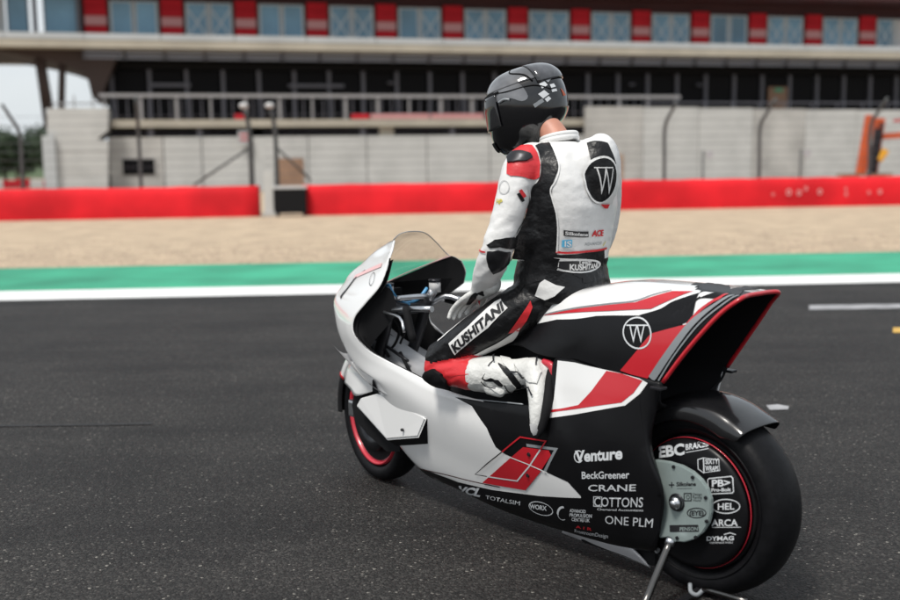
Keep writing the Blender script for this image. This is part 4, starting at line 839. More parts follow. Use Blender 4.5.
stroke('underline', disc, LT, 'disc', [(0.0358,0.1083,0.4866), (-0.0455,0.1022,0.5148)], .0022, .0012)
stroke('underline', disc, LT, 'disc', [(-0.0706,0.1117,0.263), (-0.1732,0.1068,0.2888)], .0018, .0012)
stroke('swoosh', disc, LT, 'disc', [(-0.114,0.1094,0.25), (-0.1352,0.1086,0.2612), (-0.1563,0.1075,0.2606)], .003, .0012)
q = [(-0.1194,0.1098,0.3438), (-0.1681,0.1072,0.3549), (-0.1187,0.1095,0.3663)]; stroke('logo_ellipse', disc, LT, 'disc', ellipse(*q), .0032, .0012, closed=True)
stroke('logo_frame', disc, LT, 'disc', [(-0.0552,0.1106,0.4201), (-0.1327,0.106,0.4433), (-0.1395,0.1052,0.4381), (-0.145,0.1076,0.3992), (-0.1411,0.1079,0.3919), (-0.0647,0.112,0.3719), (-0.0578,0.112,0.3769), (-0.0511,0.111,0.414)], .0032, .0012, closed=True)
stroke('logo_frame', disc, LT, 'disc', [(-0.0112,0.1089,0.473), (-0.0314,0.1082,0.4823), (-0.0359,0.1105,0.4343), (-0.0144,0.1104,0.4429)], .003, .0012, closed=True); stroke('logo_frame', disc, LT, 'disc', [(-0.0333,0.1082,0.4827), (-0.0869,0.1048,0.4877), (-0.0935,0.1079,0.454), (-0.0381,0.1103,0.4361)], .002, .0012, closed=True)

# front wheel, fender, side wing
FU, FR = 0., .293
FW_ = empty('front_wheel', (1.775, 0, 0), R(-9)); FW_.parent = BIKE
wheel('front', FU, FR, .12, .222, FW_)
lathe_v('rim_face', [(.206, .040), (.210, .052), (.2185, .056), (.2185, .045)], FU, FR, M['rimred'], FW_, 72); lathe_v('rim_barrel', [(.05, .03), (.195, .036), (.2, .04)], FU, FR, M['matte'], FW_, 72)
lathe_v('brake_disc', [(.09, .062), (.155, .062), (.155, .068), (.09, .068), (.09, .062)], FU, FR, M['darkmetal'], FW_, 48)
lathe_v('hub', [(.0005, .07), (.035, .07), (.04, .05), (.035, -.05), (.04, -.06), (.0005, -.07)], FU, FR, M['darkmetal'], FW_, 24)
for k in range(5):
    a = k*2*math.pi/5+.3; tube('spoke', [(FU+.03*math.cos(a), .01, FR+.03*math.sin(a)), (FU+.12*math.cos(a+.1), .02, FR+.12*math.sin(a+.1)), (FU+.205*math.cos(a), .02, FR+.205*math.sin(a))], [.014, .011, .012], M['rimred'], FW_, 8, 3)
box('brake_caliper', (FU+.10, .05, FR-.02), (FU+.15, .10, FR+.06), M['metal'], FW_, .012)
fp = [(.27, .072), (.295, .076), (.312, .072), (.325, .052), (.330, 0), (.325, -.052), (.312, -.072), (.295, -.076), (.27, -.072)]
def sector(name, prof, cu, cw, a0, a1, m_, par, n=24):
    bm = bmesh.new(); rings = []
    for k in range(n+1):
        a = R(a0+(a1-a0)*k/n); rings.append([bm.verts.new((cu+r_*math.cos(a), v_, cw+r_*math.sin(a))) for r_, v_ in prof])
    for A, B in zip(rings, rings[1:]):
        for i in range(len(prof)-1): bm.faces.new((A[i], A[i+1], B[i+1], B[i]))
    o = bmesh_obj(name, bm, m_, par, True); md = o.modifiers.new('thickness', 'SOLIDIFY'); md.thickness = .004; md.offset = 0; return o
sector('front_fender', fp, FU, FR, 30, 100, WH, FW_)
sector('front_fender_tip', [(r_*.995, v_*.97) for r_, v_ in fp], FU, FR, -6, 31, M['matte'], FW_)
sector('fender_stripe', [(r_*1.002+.001, v_*1.02) for r_, v_ in fp], FU, FR, 29, 32, M['red'], FW_, 3)
FS = patch('fender_side', [[(1.829, 0.13, 0.554), (1.862, 0.135, 0.5), (1.883, 0.13, 0.445)], [(1.735, 0.15, 0.551), (1.767, 0.155, 0.498), (1.814, 0.15, 0.431)], [(1.63, 0.165, 0.515), (1.674, 0.165, 0.482), (1.757, 0.16, 0.41)], [(1.595, 0.16, 0.493), (1.624, 0.16, 0.466), (1.631, 0.155, 0.451)]], WH, BIKE, thick=.005)
slab('wheel_bracket', [(1.624, 0.17, 0.503), (1.595, 0.17, 0.512), (1.554, 0.17, 0.496), (1.562, 0.17, 0.455), (1.626, 0.17, 0.45)], .10, .168, M['matte'], BIKE)
Wg = [(1.745, 0.17, 0.371), (1.707, 0.175, 0.413), (1.578, 0.185, 0.455), (1.378, 0.215, 0.453), (1.175, 0.25, 0.427), (1.232, 0.245, 0.338), (1.486, 0.205, 0.272)]
bm = bmesh.new(); top = [bm.verts.new(p) for p in Wg]; bot = [bm.verts.new(Vector(p)+Vector((-.01, -.045, -.035))) for p in Wg]
f = bm.faces.new(top); bm.faces.new(bot[::-1]).material_index = 1
for i in range(7): bm.faces.new((top[i], bot[i], bot[(i+1) % 7], top[(i+1) % 7])).material_index = 0 if i in (0, 1, 2) else 1
bmesh.ops.bevel(bm, geom=[e for e in f.edges], offset=.006, segments=2, affect='EDGES')
wing = bmesh_obj('side_wing', bm, [WH, M['matte']], BIKE)
q = Vector((1.343, 0.235, 0.345)); bm = bmesh.new(); bmesh.ops.create_cone(bm, cap_ends=True, segments=12, radius1=.007, radius2=.006, depth=.008, matrix=Matrix.Translation(q)@Matrix.Rotation(R(-80), 4, 'X')); bmesh_obj('bolt', bm, M['darkmetal'], wing)
slab('wheel_bracket', [(1.82, 0.13, 0.404), (1.722, 0.13, 0.433), (1.586, 0.13, 0.432), (1.498, 0.13, 0.407), (1.497, 0.13, 0.201), (1.588, 0.13, 0.183), (1.715, 0.13, 0.23), (1.817, 0.13, 0.285), (1.837, 0.13, 0.346)], .085, .125, M['matte'], BIKE)

# forks, bars, controls
for sg in (1, -1):
    s_ = Vector((1, sg, 1))
    tube('fork_leg', [Vector((1.81, .085*sg, FR)), Vector((1.62, .10*sg, .70)), Vector((1.565, .105*sg, .86))], [.026, .026, .024], M['darkmetal'], BIKE, 14, 2)
tube('fork_top', [(1.642, 0.11, 0.783), (1.556, 0.11, 0.865)], .021, M['metal'], BIKE, 14, 1)
tube('fork_top', [(1.599, -0.11, 0.8), (1.529, -0.11, 0.878)], .019, M['metal'], BIKE, 14, 1)
slab_ = tube('top_yoke', [(1.565, 0.12, 0.831), (1.577, 0, 0.805), (1.583, -0.12, 0.81)], [.024, .02, .024], M['darkmetal'], BIKE, 10, 3)
tube('clip_on', [(1.567, 0.13, 0.806), (1.389, 0.17, 0.835), (1.23, 0.16, 0.849)], [.011, .011, .013], M['metal'], BIKE, 10, 3)
tube('handgrip', [(1.358, 0.19, 0.849), (1.328, 0.2, 0.783), (1.292, 0.21, 0.718)], [.015, .017, .016], M['matte'], BIKE, 12, 3)
tube('clip_on', [(1.569, -0.12, 0.811), (1.507, -0.16, 0.848), (1.44, -0.2, 0.828)], [.013, .012, .014], M['metal'], BIKE, 10, 3)
tube('handgrip', [(1.53, -0.18, 0.831), (1.451, -0.21, 0.817)], .016, M['matte'], BIKE, 12, 1)
tube('brake_lever', [(1.611, -0.12, 0.803), (1.609, -0.19, 0.814), (1.557, -0.24, 0.819)], .006, M['metal'], BIKE, 8, 3)
tube('clutch_lever', [(1.529, 0.17, 0.809), (1.336, 0.24, 0.811), (1.287, 0.26, 0.761)], .006, M['metal'], BIKE, 8, 3)
lathe_c = [((1.546, -0.13, 0.866), .026, .045), ((1.588, 0.1, 0.879), .024, .03)]
for q, r_, h in lathe_c:
    rv = tube('fluid_reservoir', [q, Vector(q)+Vector((0, 0, h))], r_, M['offwhite'], BIKE, 16, 1); tube('reservoir_cap', [Vector(q)+Vector((0,0,h+.0005)), Vector(q)+Vector((0,0,h+.012))], r_*1.08, M['darkmetal'], rv, 16, 1)
tube('blue_hose', [(1.602, 0.1, 0.891), (1.605, 0.06, 0.852), (1.597, 0, 0.825), (1.58, -0.06, 0.838), (1.576, -0.11, 0.883)], .0075, M['blue'], BIKE, 8, 6)
tube('blue_hose', [(1.603, 0.11, 0.9), (1.542, 0.13, 0.92), (1.561, 0.1, 0.89), (1.595, 0.04, 0.846), (1.563, 0, 0.819)], .006, M['blue'], BIKE, 8, 6)
tube('hose', [(1.59, 0.08, 0.768), (1.58, 0.05, 0.713), (1.59, 0.06, 0.66), (1.608, 0.08, 0.625)], .006, M['matte'], BIKE, 8, 5)
tube('hose', [(1.572, 0.05, 0.766), (1.564, 0.03, 0.712), (1.575, 0.05, 0.652)], .005, M['matte'], BIKE, 8, 5)
tube('hose', [(1.754, 0.12, 0.702), (1.735, 0.1, 0.737), (1.677, 0.1, 0.77), (1.627, 0.05, 0.783)], .007, M['matte'], BIKE, 8, 5)
tube('bracket_bar', [(1.735, 0.16, 0.762), (1.692, 0.12, 0.806), (1.589, 0.1, 0.848)], .008, M['metal'], BIKE, 8, 4)
tube('bracket_bar', [(1.714, 0.15, 0.701), (1.708, 0.09, 0.668), (1.594, 0.08, 0.627), (1.486, 0.08, 0.593)], .007, M['darkmetal'], BIKE, 8, 4)
tube('bracket_bar', [(1.591, 0.1, 0.796), (1.559, 0.06, 0.791), (1.567, -0.06, 0.786)], .009, M['darkmetal'], BIKE, 8, 4)
box('dash_display', (1.70, -.07, .80), (1.725, .07, .88), M['matte'], BIKE, .006)
tube('top_mount', [(1.566, 0.08, 0.853), (1.548, 0, 0.855), (1.542, -0.08, 0.853)], .012, M['metal'], BIKE, 8, 3)
# nose details
tube('air_slot', [(1.829, 0.085, 0.927), (1.792, 0.09, 0.948), (1.748, 0.1, 0.965)], .004, M['matte'], SIDE, 6, 3)
ribbon('pink_stripe', SIDE, M['pink'], 'side', [(1.8405,0.0873,0.9289), (1.7323,0.1123,0.9585), (1.6271,0.1375,0.987), (1.5539,0.1562,1.0059)], .02, .003)
q = [(1.6059,0.1685,0.9437), (1.5865,0.1698,0.9537), (1.6203,0.1514,0.967)]; stroke('small_emblem', SIDE, M['letterdark'], 'side', ellipse(*q), .003, .0036, closed=True)
decal('headlight_sticker', SIDE, M['offwhite'], 'side', [(1.8934,0.1291,0.8358), (1.9253,0.1112,0.8473), (1.9114,0.0981,0.8746), (1.8797,0.0869,0.9079), (1.8362,0.0906,0.9272), (1.8431,0.1085,0.899), (1.8632,0.1224,0.8671)], .003)
stroke('sticker_edge', SIDE, M['letterdark'], 'side', [(1.8911,0.1308,0.8338), (1.8632,0.1224,0.8671), (1.8365,0.1077,0.9039), (1.8113,0.0979,0.9318)], .003, .0036)
tube('foot_peg', [(.60, .16, .44), (.60, .235, .435)], .012, M['metal'], BIKE, 10, 1)
# grey tube drawing in the highlight along the footwell's black edge
tube('shelf_edge_highlight', [(0.928, 0.236, 0.541), (0.762, 0.24, 0.558), (0.644, 0.24, 0.568)], .003, M['grey'], BIKE, 6, 3)

# ------------------------------------------------------------------ paddock stand
ST = empty('paddock_stand', BR, BA_, 'chrome tube lifting stand with hook under the rear wheel of the motorcycle', 'stand')
tube('lever_tube', [(0.032, 0.19, 0.211), (0.038, 0.245, 0.123), (0.046, 0.3, 0.033), (.03, .36, .02)], .0125, M['chrome'], ST, 16, 3)
tube('collar', [(0.03, 0.187, 0.219), (0.035, 0.194, 0.197)], .0155, M['metal'], ST, 16, 1)
tube('cross_tube', [(.04, .34, .022), (-.02, .30, .02), (.02, -.1, .02)], .013, M['darkmetal'], ST, 12, 3)
tube('hook', [(-0.039, 0.18, 0.084), (-0.057, 0.2, 0.069), (-0.087, 0.21, 0.071), (-0.102, 0.2, 0.089)], .007, M['grey'], ST, 10, 4)
tube('foot_tube', [(-0.102, 0.2, 0.092), (-0.178, 0.21, 0.102), (-0.275, 0.22, 0.11)], .008, M['chrome'], ST, 12, 2)

# ------------------------------------------------------------------ the rider
PO = Vector((.66, 0, .93))
pb_ = Matrix.Translation(BR)@Matrix.Rotation(BA_, 4, 'Z')
PERS = empty('person', tuple(pb_@PO), BA_, 'rider in white, black and red race leathers and dark helmet, sitting upright on the motorcycle', 'person')
FWD = lambda deg: (Vector((math.cos(R(deg)), math.sin(R(deg)), 0)), Vector((-math.sin(R(deg)), math.cos(R(deg)), 0)))
f_, l_ = FWD(12)
def rings_bm(bm, rings, seg=28, f=f_, l=l_):
    prev = None; first = last = None
    for (c, a, b_, *ex) in rings:
        c = Vector(c); sq = ex[0] if ex else 2.4; rg = []
        for k in range(seg):
            t_ = 2*math.pi*k/seg; ct, st = math.cos(t_), math.sin(t_)
            x = math.copysign(abs(ct)**(2/sq), ct)*b_; y = math.copysign(abs(st)**(2/sq), st)*a
            rg.append(bm.verts.new(c+f*x+l*y))
        if prev:
            for k in range(seg): bm.faces.new((prev[k], prev[(k+1) % seg], rg[(k+1) % seg], rg[k]))
        else: bm.faces.new(rg[::-1])
        prev = rg
    bm.faces.new(prev)
def ell_bm(bm, c, r_, rot=None):
    m_ = Matrix.Translation(c)@(rot or Matrix.Identity(4))@Matrix.Diagonal((*r_, 1)); bmesh.ops.create_uvsphere(bm, u_segments=20, v_segments=12, radius=1, matrix=m_)
def capsule_bm(bm, P, rad, seg=16, sub=5):
    tube_bm(bm, P, rad, seg, sub)
    for p, r_ in ((P[0], rad[0]), (P[-1], rad[-1])): bmesh.ops.create_uvsphere(bm, u_segments=14, v_segments=10, radius=r_*.995, matrix=Matrix.Translation(p))
def fuse(name, bm, vox, mats, parent, it=4, fac=.5):
    o = bmesh_obj(name, bm, mats, parent); md = o.modifiers.new('r', 'REMESH'); md.mode = 'VOXEL'; md.voxel_size = vox; md.use_smooth_shade = True
    s_ = o.modifiers.new('s', 'SMOOTH'); s_.iterations = it; s_.factor = fac; ms = [m_ for m_ in o.data.materials]; apply_mods(o)
    o.data.materials.clear()
    for m_ in ms: o.data.materials.append(m_)
    for p in o.data.polygons: p.use_smooth = True; p.material_index = 0
    return o
V3 = Vector
C = lambda p: V3(p)
LEG = [C((0.676, 0.09, 0.935)), C((0.719, 0.14, 0.907)), C((0.827, 0.215, 0.83)), C((1.047, 0.275, 0.693))]
SHIN = [C((1.054, 0.28, 0.65)), C((0.868, 0.25, 0.648)), C((0.729, 0.21, 0.659)), C((0.637, 0.185, 0.683))]
ARM = [C((0.661, 0.09, 1.431)), C((0.683, 0.19, 1.411)), C((0.694, 0.25, 1.268)), C((0.73, 0.28, 1.12)), C((0.802, 0.262, 1.028)), C((0.868, 0.24, 0.955))]
mir = lambda L: [V3((p.x, -p.y, p.z)) for p in L]
RLEG = [V3((p.x, -p.y, p.z)) for p in LEG]; RSHIN = mir(SHIN)
RARM = [C((0.659, -0.08, 1.441)), C((0.635, -0.165, 1.429)), V3((.66,-.23,1.27)), V3((.72,-.255,1.12)), V3((.81,-.23,1.03)), V3((.90,-.20,.965))]
TOR = [(0.665, 0, 0.927), (0.675, 0, 0.975), (0.675, 0, 1.046), (0.645, 0, 1.154), (0.621, 0, 1.268), (0.631, 0, 1.362), (0.646, 0, 1.423), (0.646, 0, 1.47), (0.675, 0, 1.499)]
bm = bmesh.new()
rings_bm(bm, [(TOR[0], .175, .15), (TOR[1], .19, .165), (TOR[2], .182, .148), (TOR[3], .188, .138), (TOR[4], .196, .136), (TOR[5], .20, .132), (TOR[6], .19, .12), (TOR[7], .150, .10), (TOR[8], .085, .068)])
hc = V3((0.631, 0, 1.383))-f_*.110; ell_bm(bm, hc, (.075, .10, .145), Matrix.Rotation(R(12), 4, 'Z')@Matrix.Rotation(R(-6), 4, 'Y')); ell_bm(bm, hc+V3((0,0,.02))+f_*.02, (.08, .12, .11))
for sg, A in ((1, ARM), (-1, RARM)): capsule_bm(bm, A, [.066, .070,   .058, .055, .050, .031])
for L in (LEG, RLEG): capsule_bm(bm, L, [.095, .092, .082, .060])
for L in (SHIN, RSHIN): capsule_bm(bm, L, [.058, .062, .050, .040])
HC = V3((.846, .0, 1.629))
HC = V3((0.851, 0, 1.629))
fh, lh = FWD(33)
capsule_bm(bm, [C((0.685, 0, 1.481)), C((0.739, 0, 1.551)), HC+V3((-.02,-.01,-.05))], [.056, .047, .05])
ell_bm(bm, HC+fh*.0, (.095, .075, .115), Matrix.Rotation(R(33), 4, 'Z')@Matrix.Rotation(R(18), 4, 'Y'))
ell_bm(bm, HC+fh*.1+V3((0,0,-.045)), (.015, .014, .022))
BODY = fuse('body', bm, .0068, [M['leather_w'], M['skin'], M['leather_b'], M['leather_r']], PERS, 5, .5)
# folds in the leather: stretched ridged noise, strongest near the joints
NRM = [v.normal.copy() for v in BODY.data.vertices]
JT = [(ARM[3], .12, 1.1), (LEG[3], .10, .8), (LEG[0], .12, 1.0), (V3(TOR[2]), .16, 1.0), (SHIN[1], .10, .9), (ARM[1], .09, .6)]
for v in BODY.data.vertices:
    c = v.co
    k = .22+sum(w*math.exp(-((c-j).length/r_)**2) for j, r_, w in JT); k = min(k, 1.3)
    n1 = noise.noise(V3((c.x*9+c.y*6, c.y*9, c.z*26+c.x*8))); n2 = noise.noise(V3((c.x*22, c.y*22, c.z*48)))
    if c.z > 1.5 : k = 0
    v.co = c+NRM[v.index]*(((1-abs(n1)*2.2)*.0042+n2*.0016)*k)
BODY.data.update()
def seg_d(p, a, b_):
    d = b_-a; t_ = max(0, min(1, (p-a).dot(d)/d.length_squared)); return (p-a-d*t_).length
for p in BODY.data.polygons:
    c = p.center; best = (9, 0)
    for L, rr_, mi in ((LEG, [.09,.082,.06], 2), (RLEG, [.09,.082,.06], 2), (SHIN, [.062,.055,.045], 3), (RSHIN, [.062,.055,.045], 3), (ARM, [.07,.066,.058,.054,.045], 0), (RARM, [.07,.066,.058,.054,.045], 0)):
        for i in range(len(L)-1):
            d = seg_d(c, L[i], L[i+1])-rr_[i]
            if d < best[0]: best = (d, mi)
    mi = best[1] if best[0] < (.035 if best[1] else .012) else 0
    if c.z < 1.075 and mi == 0 and c.y < .2 and abs(c.x-.65) < .2 and best[0] > .01: mi = 2
    if (c.z > 1.515 and seg_d(c, V3((0.685, 0, 1.488)), HC) < .085) or (c-HC).length < .14: mi = 1
    p.material_index = mi
reg('person', BODY)
# panels of the leathers
LW, LB, LR = M['leather_w'], M['leather_b'], M['leather_r']
def pd(name, m_, pts, off=.0016, parent=BODY, step=.012): return decal(name, parent, m_, 'person', pts, off, step)
def ps(name, m_, pts, w, off=.003, closed=False, parent=BODY): return stroke(name, parent, m_, 'person', pts, w, off, .015, closed) if closed else ribbon(name, parent, m_, 'person', pts, w, off)
ribbon('black_flank', BODY, LB, 'person', [], 0, .0028, sides=([(0.6416,0.1769,1.4836), (0.6177,0.1819,1.452), (0.6026,0.1879,1.4173), (0.6005,0.1953,1.3725), (0.6262,0.2138,1.3347), (0.6368,0.2181,1.2824), (0.65,0.235,1.2198), (0.6561,0.2641,1.165), (0.7001,0.2428,1.0808)], [(0.6544,0.0914,1.4963), (0.5746,0.1416,1.4581), (0.5459,0.1576,1.4131), (0.5518,0.1817,1.3517), (0.5542,0.1843,1.307), (0.5425,0.1767,1.2587), (0.5425,0.1664,1.2062), (0.5517,0.1615,1.1498), (0.5618,0.1505,1.0783)]))
pd('black_belt', LB, [(0.692,0.2437,1.0985), (0.5604,0.1572,1.1053), (0.5114,0.0598,1.1085), (0.525,-0.0597,1.1108), (0.5391,-0.0769,1.0634), (0.5246,-0.0489,1.0117), (0.5114,0.0324,1.0013), (0.5505,0.1421,0.9935), (0.6133,0.1779,1.0131), (0.7569,0.1835,0.9805)], .0022)
pd('shoulder_cap', LR, [(0.6787,0.2791,1.3878), (0.6964,0.2562,1.4362), (0.7146,0.2125,1.4672), (0.6876,0.2,1.4846), (0.6499,0.1835,1.4855), (0.6225,0.1869,1.459), (0.605,0.1879,1.4208), (0.601,0.1948,1.376), (0.622,0.2329,1.3715), (0.6621,0.2761,1.3809)], .0036)
o = decal('shoulder_slider', BODY, M['darkmetal'], 'person', [(0.7031,0.2495,1.4431), (0.6931,0.2396,1.4586), (0.6622,0.231,1.4633), (0.632,0.2122,1.4558), (0.6244,0.2102,1.4436), (0.6296,0.2298,1.4318), (0.6636,0.2595,1.4272), (0.6836,0.2641,1.4257)], .010, .01, thick=.007)
NB_ = V3((0.69, 0, 1.508)); cl_ = [NB_+V3((math.cos(a)*.064, math.sin(a)*.062, .010-.014*math.cos(a))) for a in [k*math.pi/8 for k in range(17)]]
tube('collar', [q+V3((0,0,-.014)) for q in cl_], .012, LW, BODY, 12, 3)
tube('collar', cl_, .009, LW, BODY, 12, 3)
pd('black_collar', LB, [(0.6688,0.0338,1.5272), (0.6628,-0.0078,1.5382), (0.6617,-0.0288,1.5244), (0.5605,0.0149,1.5044), (0.6481,-0.0359,1.5041), (0.6457,0.0271,1.5088)], .004)
ribbon('black_hump_panel', BODY, LB, 'person', [], 0, .005, sub=16, sides=([(0.5179,0.0436,1.4898), (0.4954,0.0589,1.4565), (0.4764,0.0595,1.4081)], [(0.4656,-0.0018,1.4887), (0.4538,-0.0095,1.4591), (0.448,-0.0247,1.4173)]))
c3 = [(0.4566,0.0272,1.3626), (0.4529,-0.0339,1.3614), (0.4578,0.0264,1.442)]
decal('emblem_disc', BODY, LB, 'person', ellipse(*c3), .004, .012)
stroke('emblem_ring', BODY, LW, 'person', ellipse(*c3), .007, .0055, .015, True)
lettering(BODY, LW, 'person', 'W', [(0.4776,0.0415,1.3142), (0.4631,-0.0222,1.3126), (0.4692,0.052,1.4045)], -.01, .0055, 'emblem_letter')
ps('emblem_bar', LW, [(0.4739,0.0571,1.4063), (0.4467,-0.0069,1.4053)], .004, .0058)
decal('red_flash', BODY, LR, 'person', [(0.4804,0.0166,1.2784), (0.4814,-0.0336,1.2784), (0.4907,-0.0339,1.2623), (0.4852,-0.0082,1.2634)], .0045, .012)
ps('red_waist_line', LR, [(0.5588,0.1589,1.116), (0.5357,0.1325,1.112), (0.5104,0.061,1.1133), (0.5279,-0.0742,1.1152)], .008, .0042)
decal('logo_box', BODY, M['letterdark'], 'person', [(0.5293,0.1526,1.1928), (0.4949,0.0632,1.1846), (0.4998,0.0574,1.1637), (0.5316,0.1501,1.1727)], .003)
lettering(BODY, LW, 'person', 'Silkolene', [(0.5278,0.1465,1.1765), (0.4993,0.0634,1.1683), (0.5265,0.1481,1.1885)], .03, .0045)
lettering(BODY, LR, 'person', 'ACE', [(0.4991,0.0422,1.1664), (0.5072,-0.0297,1.1639), (0.494,0.043,1.1878)], .04, .0035)
decal('logo_box', BODY, M['cyan'], 'person', [(0.5372,0.1516,1.1576), (0.5166,0.1227,1.1579), (0.5217,0.1195,1.1319), (0.5419,0.149,1.132)], .003); lettering(BODY, LW, 'person', 'IS', [(0.5347,0.1415,1.1354), (0.5218,0.1221,1.1349), (0.532,0.1445,1.1546)], .02, .0045)
lettering(BODY, M['grey'], 'person', 'ADVANCED', [(0.506,0.0714,1.1343), (0.5124,-0.0279,1.1333), (0.5047,0.073,1.145)], .0, .0035); stroke('yellow_mark', BODY, M['leather_y'], 'person', [(0.5152,-0.0368,1.1254), (0.5186,-0.0573,1.1421)], .004, .004)
# belt emblem
c4 = [(0.5229,0.0784,1.062), (0.5327,-0.047,1.0586), (0.5179,0.0826,1.0881)]
decal('belt_emblem', BODY, LW, 'person', ellipse(*c4), .0034, .012)
c4b = [(0.5196,0.0662,1.0606), (0.5298,-0.0325,1.0569), (0.5168,0.0684,1.0801)]; decal('belt_emblem_disc', BODY, M['letterdark'], 'person', ellipse(*c4b), .0046, .012)
lettering(BODY, LW, 'person', 'KUSHITANI', [(0.5378,0.1144,1.0506), (0.5291,-0.0207,1.0477), (0.5352,0.1174,1.0719)], .04, .0062); lettering(BODY, LW, 'person', 'Team', [(0.5236,0.0882,1.0705), (0.5159,0.0275,1.0701), (0.5205,0.0918,1.0844)], .03, .0062)
# arm
pd('elbow_panel', LB, [(0.7244,0.3346,1.1415), (0.6924,0.3263,1.1617), (0.6626,0.302,1.1686), (0.6561,0.2591,1.1718), (0.6787,0.2373,1.1354), (0.6655,0.2748,1.1267), (0.6784,0.316,1.1356), (0.7104,0.3336,1.1316)], .004)
decal('elbow_guard', BODY, M['darkmetal'], 'person', [(0.7171,0.3346,1.1208), (0.6851,0.3193,1.125), (0.6682,0.2796,1.118), (0.6897,0.266,1.0788), (0.7073,0.2885,1.051), (0.7279,0.3031,1.0401), (0.7288,0.3215,1.0663), (0.7243,0.3329,1.0956)], .008, .01, thick=.006)
ps('red_arm_line', LR, [(0.7749,0.3209,1.1186), (0.7291,0.3352,1.1167)], .006, .004)
pd('flag_red', LR, [(0.6366,0.2653,1.3307), (0.6316,0.2556,1.3357), (0.6286,0.2364,1.311), (0.6311,0.2489,1.3044)], .003); pd('flag_black', LB, [(0.6405,0.2713,1.3188), (0.6352,0.2619,1.3244), (0.631,0.2416,1.2955), (0.6335,0.2539,1.2907)], .003)
q = [(0.6814,0.2915,1.3431), (0.6637,0.2846,1.35), (0.6913,0.2864,1.3637)]; ps('arm_emblem', M['offwhite'], ellipse(*q), .003, .003, True)
lettering(BODY, M['leather_y'], 'person', 'HP', [(0.7072,0.3034,1.2858), (0.6795,0.3037,1.2829), (0.7054,0.3,1.3031)], .02, .003)
ps('white_arm_piping', LW, [(0.6237,0.2314,1.3455), (0.6393,0.2131,1.2822), (0.6527,0.2323,1.2161), (0.6545,0.2706,1.169)], .004, .0045)
ps('white_back_piping', LW, [(0.6544,0.0914,1.4963), (0.579,0.142,1.4616), (0.5459,0.1576,1.4131), (0.5421,0.1719,1.3721), (0.5576,0.1856,1.3311), (0.5506,0.183,1.2967), (0.5418,0.1748,1.2517), (0.5441,0.1646,1.1922), (0.5562,0.1566,1.1142)], .005, .0042)
# thigh and shin
pd('white_thigh_panel', LW, [(0.9489,0.3201,0.7625), (0.8564,0.2981,0.8395), (0.7761,0.2477,0.9267), (0.7545,0.2383,0.9387), (0.7142,0.243,0.9101), (0.7774,0.2826,0.8352), (0.9292,0.3085,0.7201)], .003)
lettering(BODY, M['letterdark'], 'person', 'KUSHITANI', [(0.9234,0.3111,0.7306), (0.7256,0.2494,0.9042), (0.9357,0.3195,0.7584)], .05, .0048)
ps('white_thigh_line', LW, [(0.8594,0.2404,0.9266), (0.925,0.2683,0.8484), (1.0243,0.3088,0.7617)], .012, .003); ps('red_thigh_line', LR, [(0.859,0.2401,0.9268), (0.8807,0.2552,0.8813)], .013, .0042)
pd('white_thigh_wedge', LW, [(0.7255,0.2275,0.8089), (0.6872,0.2097,0.8403), (0.7554,0.1829,0.7785), (0.7733,0.1923,0.7681), (0.8497,0.2233,0.7254), (0.8656,0.2711,0.7252)], .003)
pd('hip_flash', LR, [(0.6467,0.1969,0.9387), (0.6411,0.1926,0.9154), (0.6615,0.2,0.8673), (0.7006,0.2064,0.822), (0.7223,0.2357,0.8175), (0.6808,0.2211,0.8749)], .003)
pd('white_seat_panel', LW, [(0.6159,0.1802,1.0024), (0.5994,0.172,1.0154), (0.5643,0.153,0.9969), (0.5399,0.1329,0.99), (0.5661,0.1562,0.958), (0.6016,0.1698,0.9419), (0.6378,0.1831,0.9544)], .003)
decal('knee_slider', BODY, M['matte'], 'person', [(1.0786,0.3247,0.6216), (1.053,0.3364,0.6462), (1.0124,0.3336,0.6572), (0.9751,0.3291,0.6446), (0.9621,0.3184,0.6182), (0.981,0.2858,0.5899), (1.0352,0.296,0.5936), (1.0644,0.3091,0.6039)], .018, .01, thick=.015)
ps('shin_seam', M['leather_r'], [(0.955,0.3269,0.6395), (0.8818,0.3176,0.6543), (0.8312,0.3041,0.6614)], .003, .002)
# boots
def boot(S_, sg):  # shaft, ankle, foot hanging down to the peg
    bm = bmesh.new(); m_ = (lambda p: V3((p[0], p[1]*sg, p[2])))
    capsule_bm(bm, [m_(S_[1]), m_(S_[1].lerp(S_[2], .5)), m_(S_[2]), m_(S_[3])], [.066, .069, .058, .050])
    capsule_bm(bm, [m_((0.623, 0.195, 0.686)), m_((0.575, 0.235, 0.623)), m_((0.549, 0.268, 0.554)), m_((0.545, 0.28, 0.499))], [.046, .037, .027, .018])
    capsule_bm(bm, [m_((0.597, 0.175, 0.691)), m_((0.579, 0.2, 0.646))], [.036, .030])
    capsule_bm(bm, [m_((0.783, 0.27, 0.608)), m_((0.741, 0.26, 0.598))], [.022, .018])
    b = fuse('boot', bm, .005, [M['glovew']], PERS, 3, .5)
    sb = bmesh.new(); capsule_bm(sb, [m_((0.559, 0.185, 0.69)), m_((0.541, 0.215, 0.64)), m_((0.522, 0.25, 0.577)), m_((0.526, 0.272, 0.509)), m_((0.535, 0.278, 0.48))], [.016, .020, .019, .017, .010], 12, 4); so = fuse('sole', sb, .005, [M['matte']], b, 2, .4)
    hb = bmesh.new(); capsule_bm(hb, [m_((0.588, 0.185, 0.722)), m_((0.554, 0.185, 0.712)), m_((0.54, 0.19, 0.679))], [.014, .016, .012], 12, 3); fuse('heel_cup', hb, .004, [M['rimred']], b, 2, .4)
    NB = [v.normal.copy() for v in b.data.vertices]
    for v in b.data.vertices:
        c = v.co; n1 = noise.noise(V3((c.x*26, c.y*20, c.z*30))); v.co = c+NB[v.index]*((.5-abs(n1))*.0018)
    b.data.update(); return b
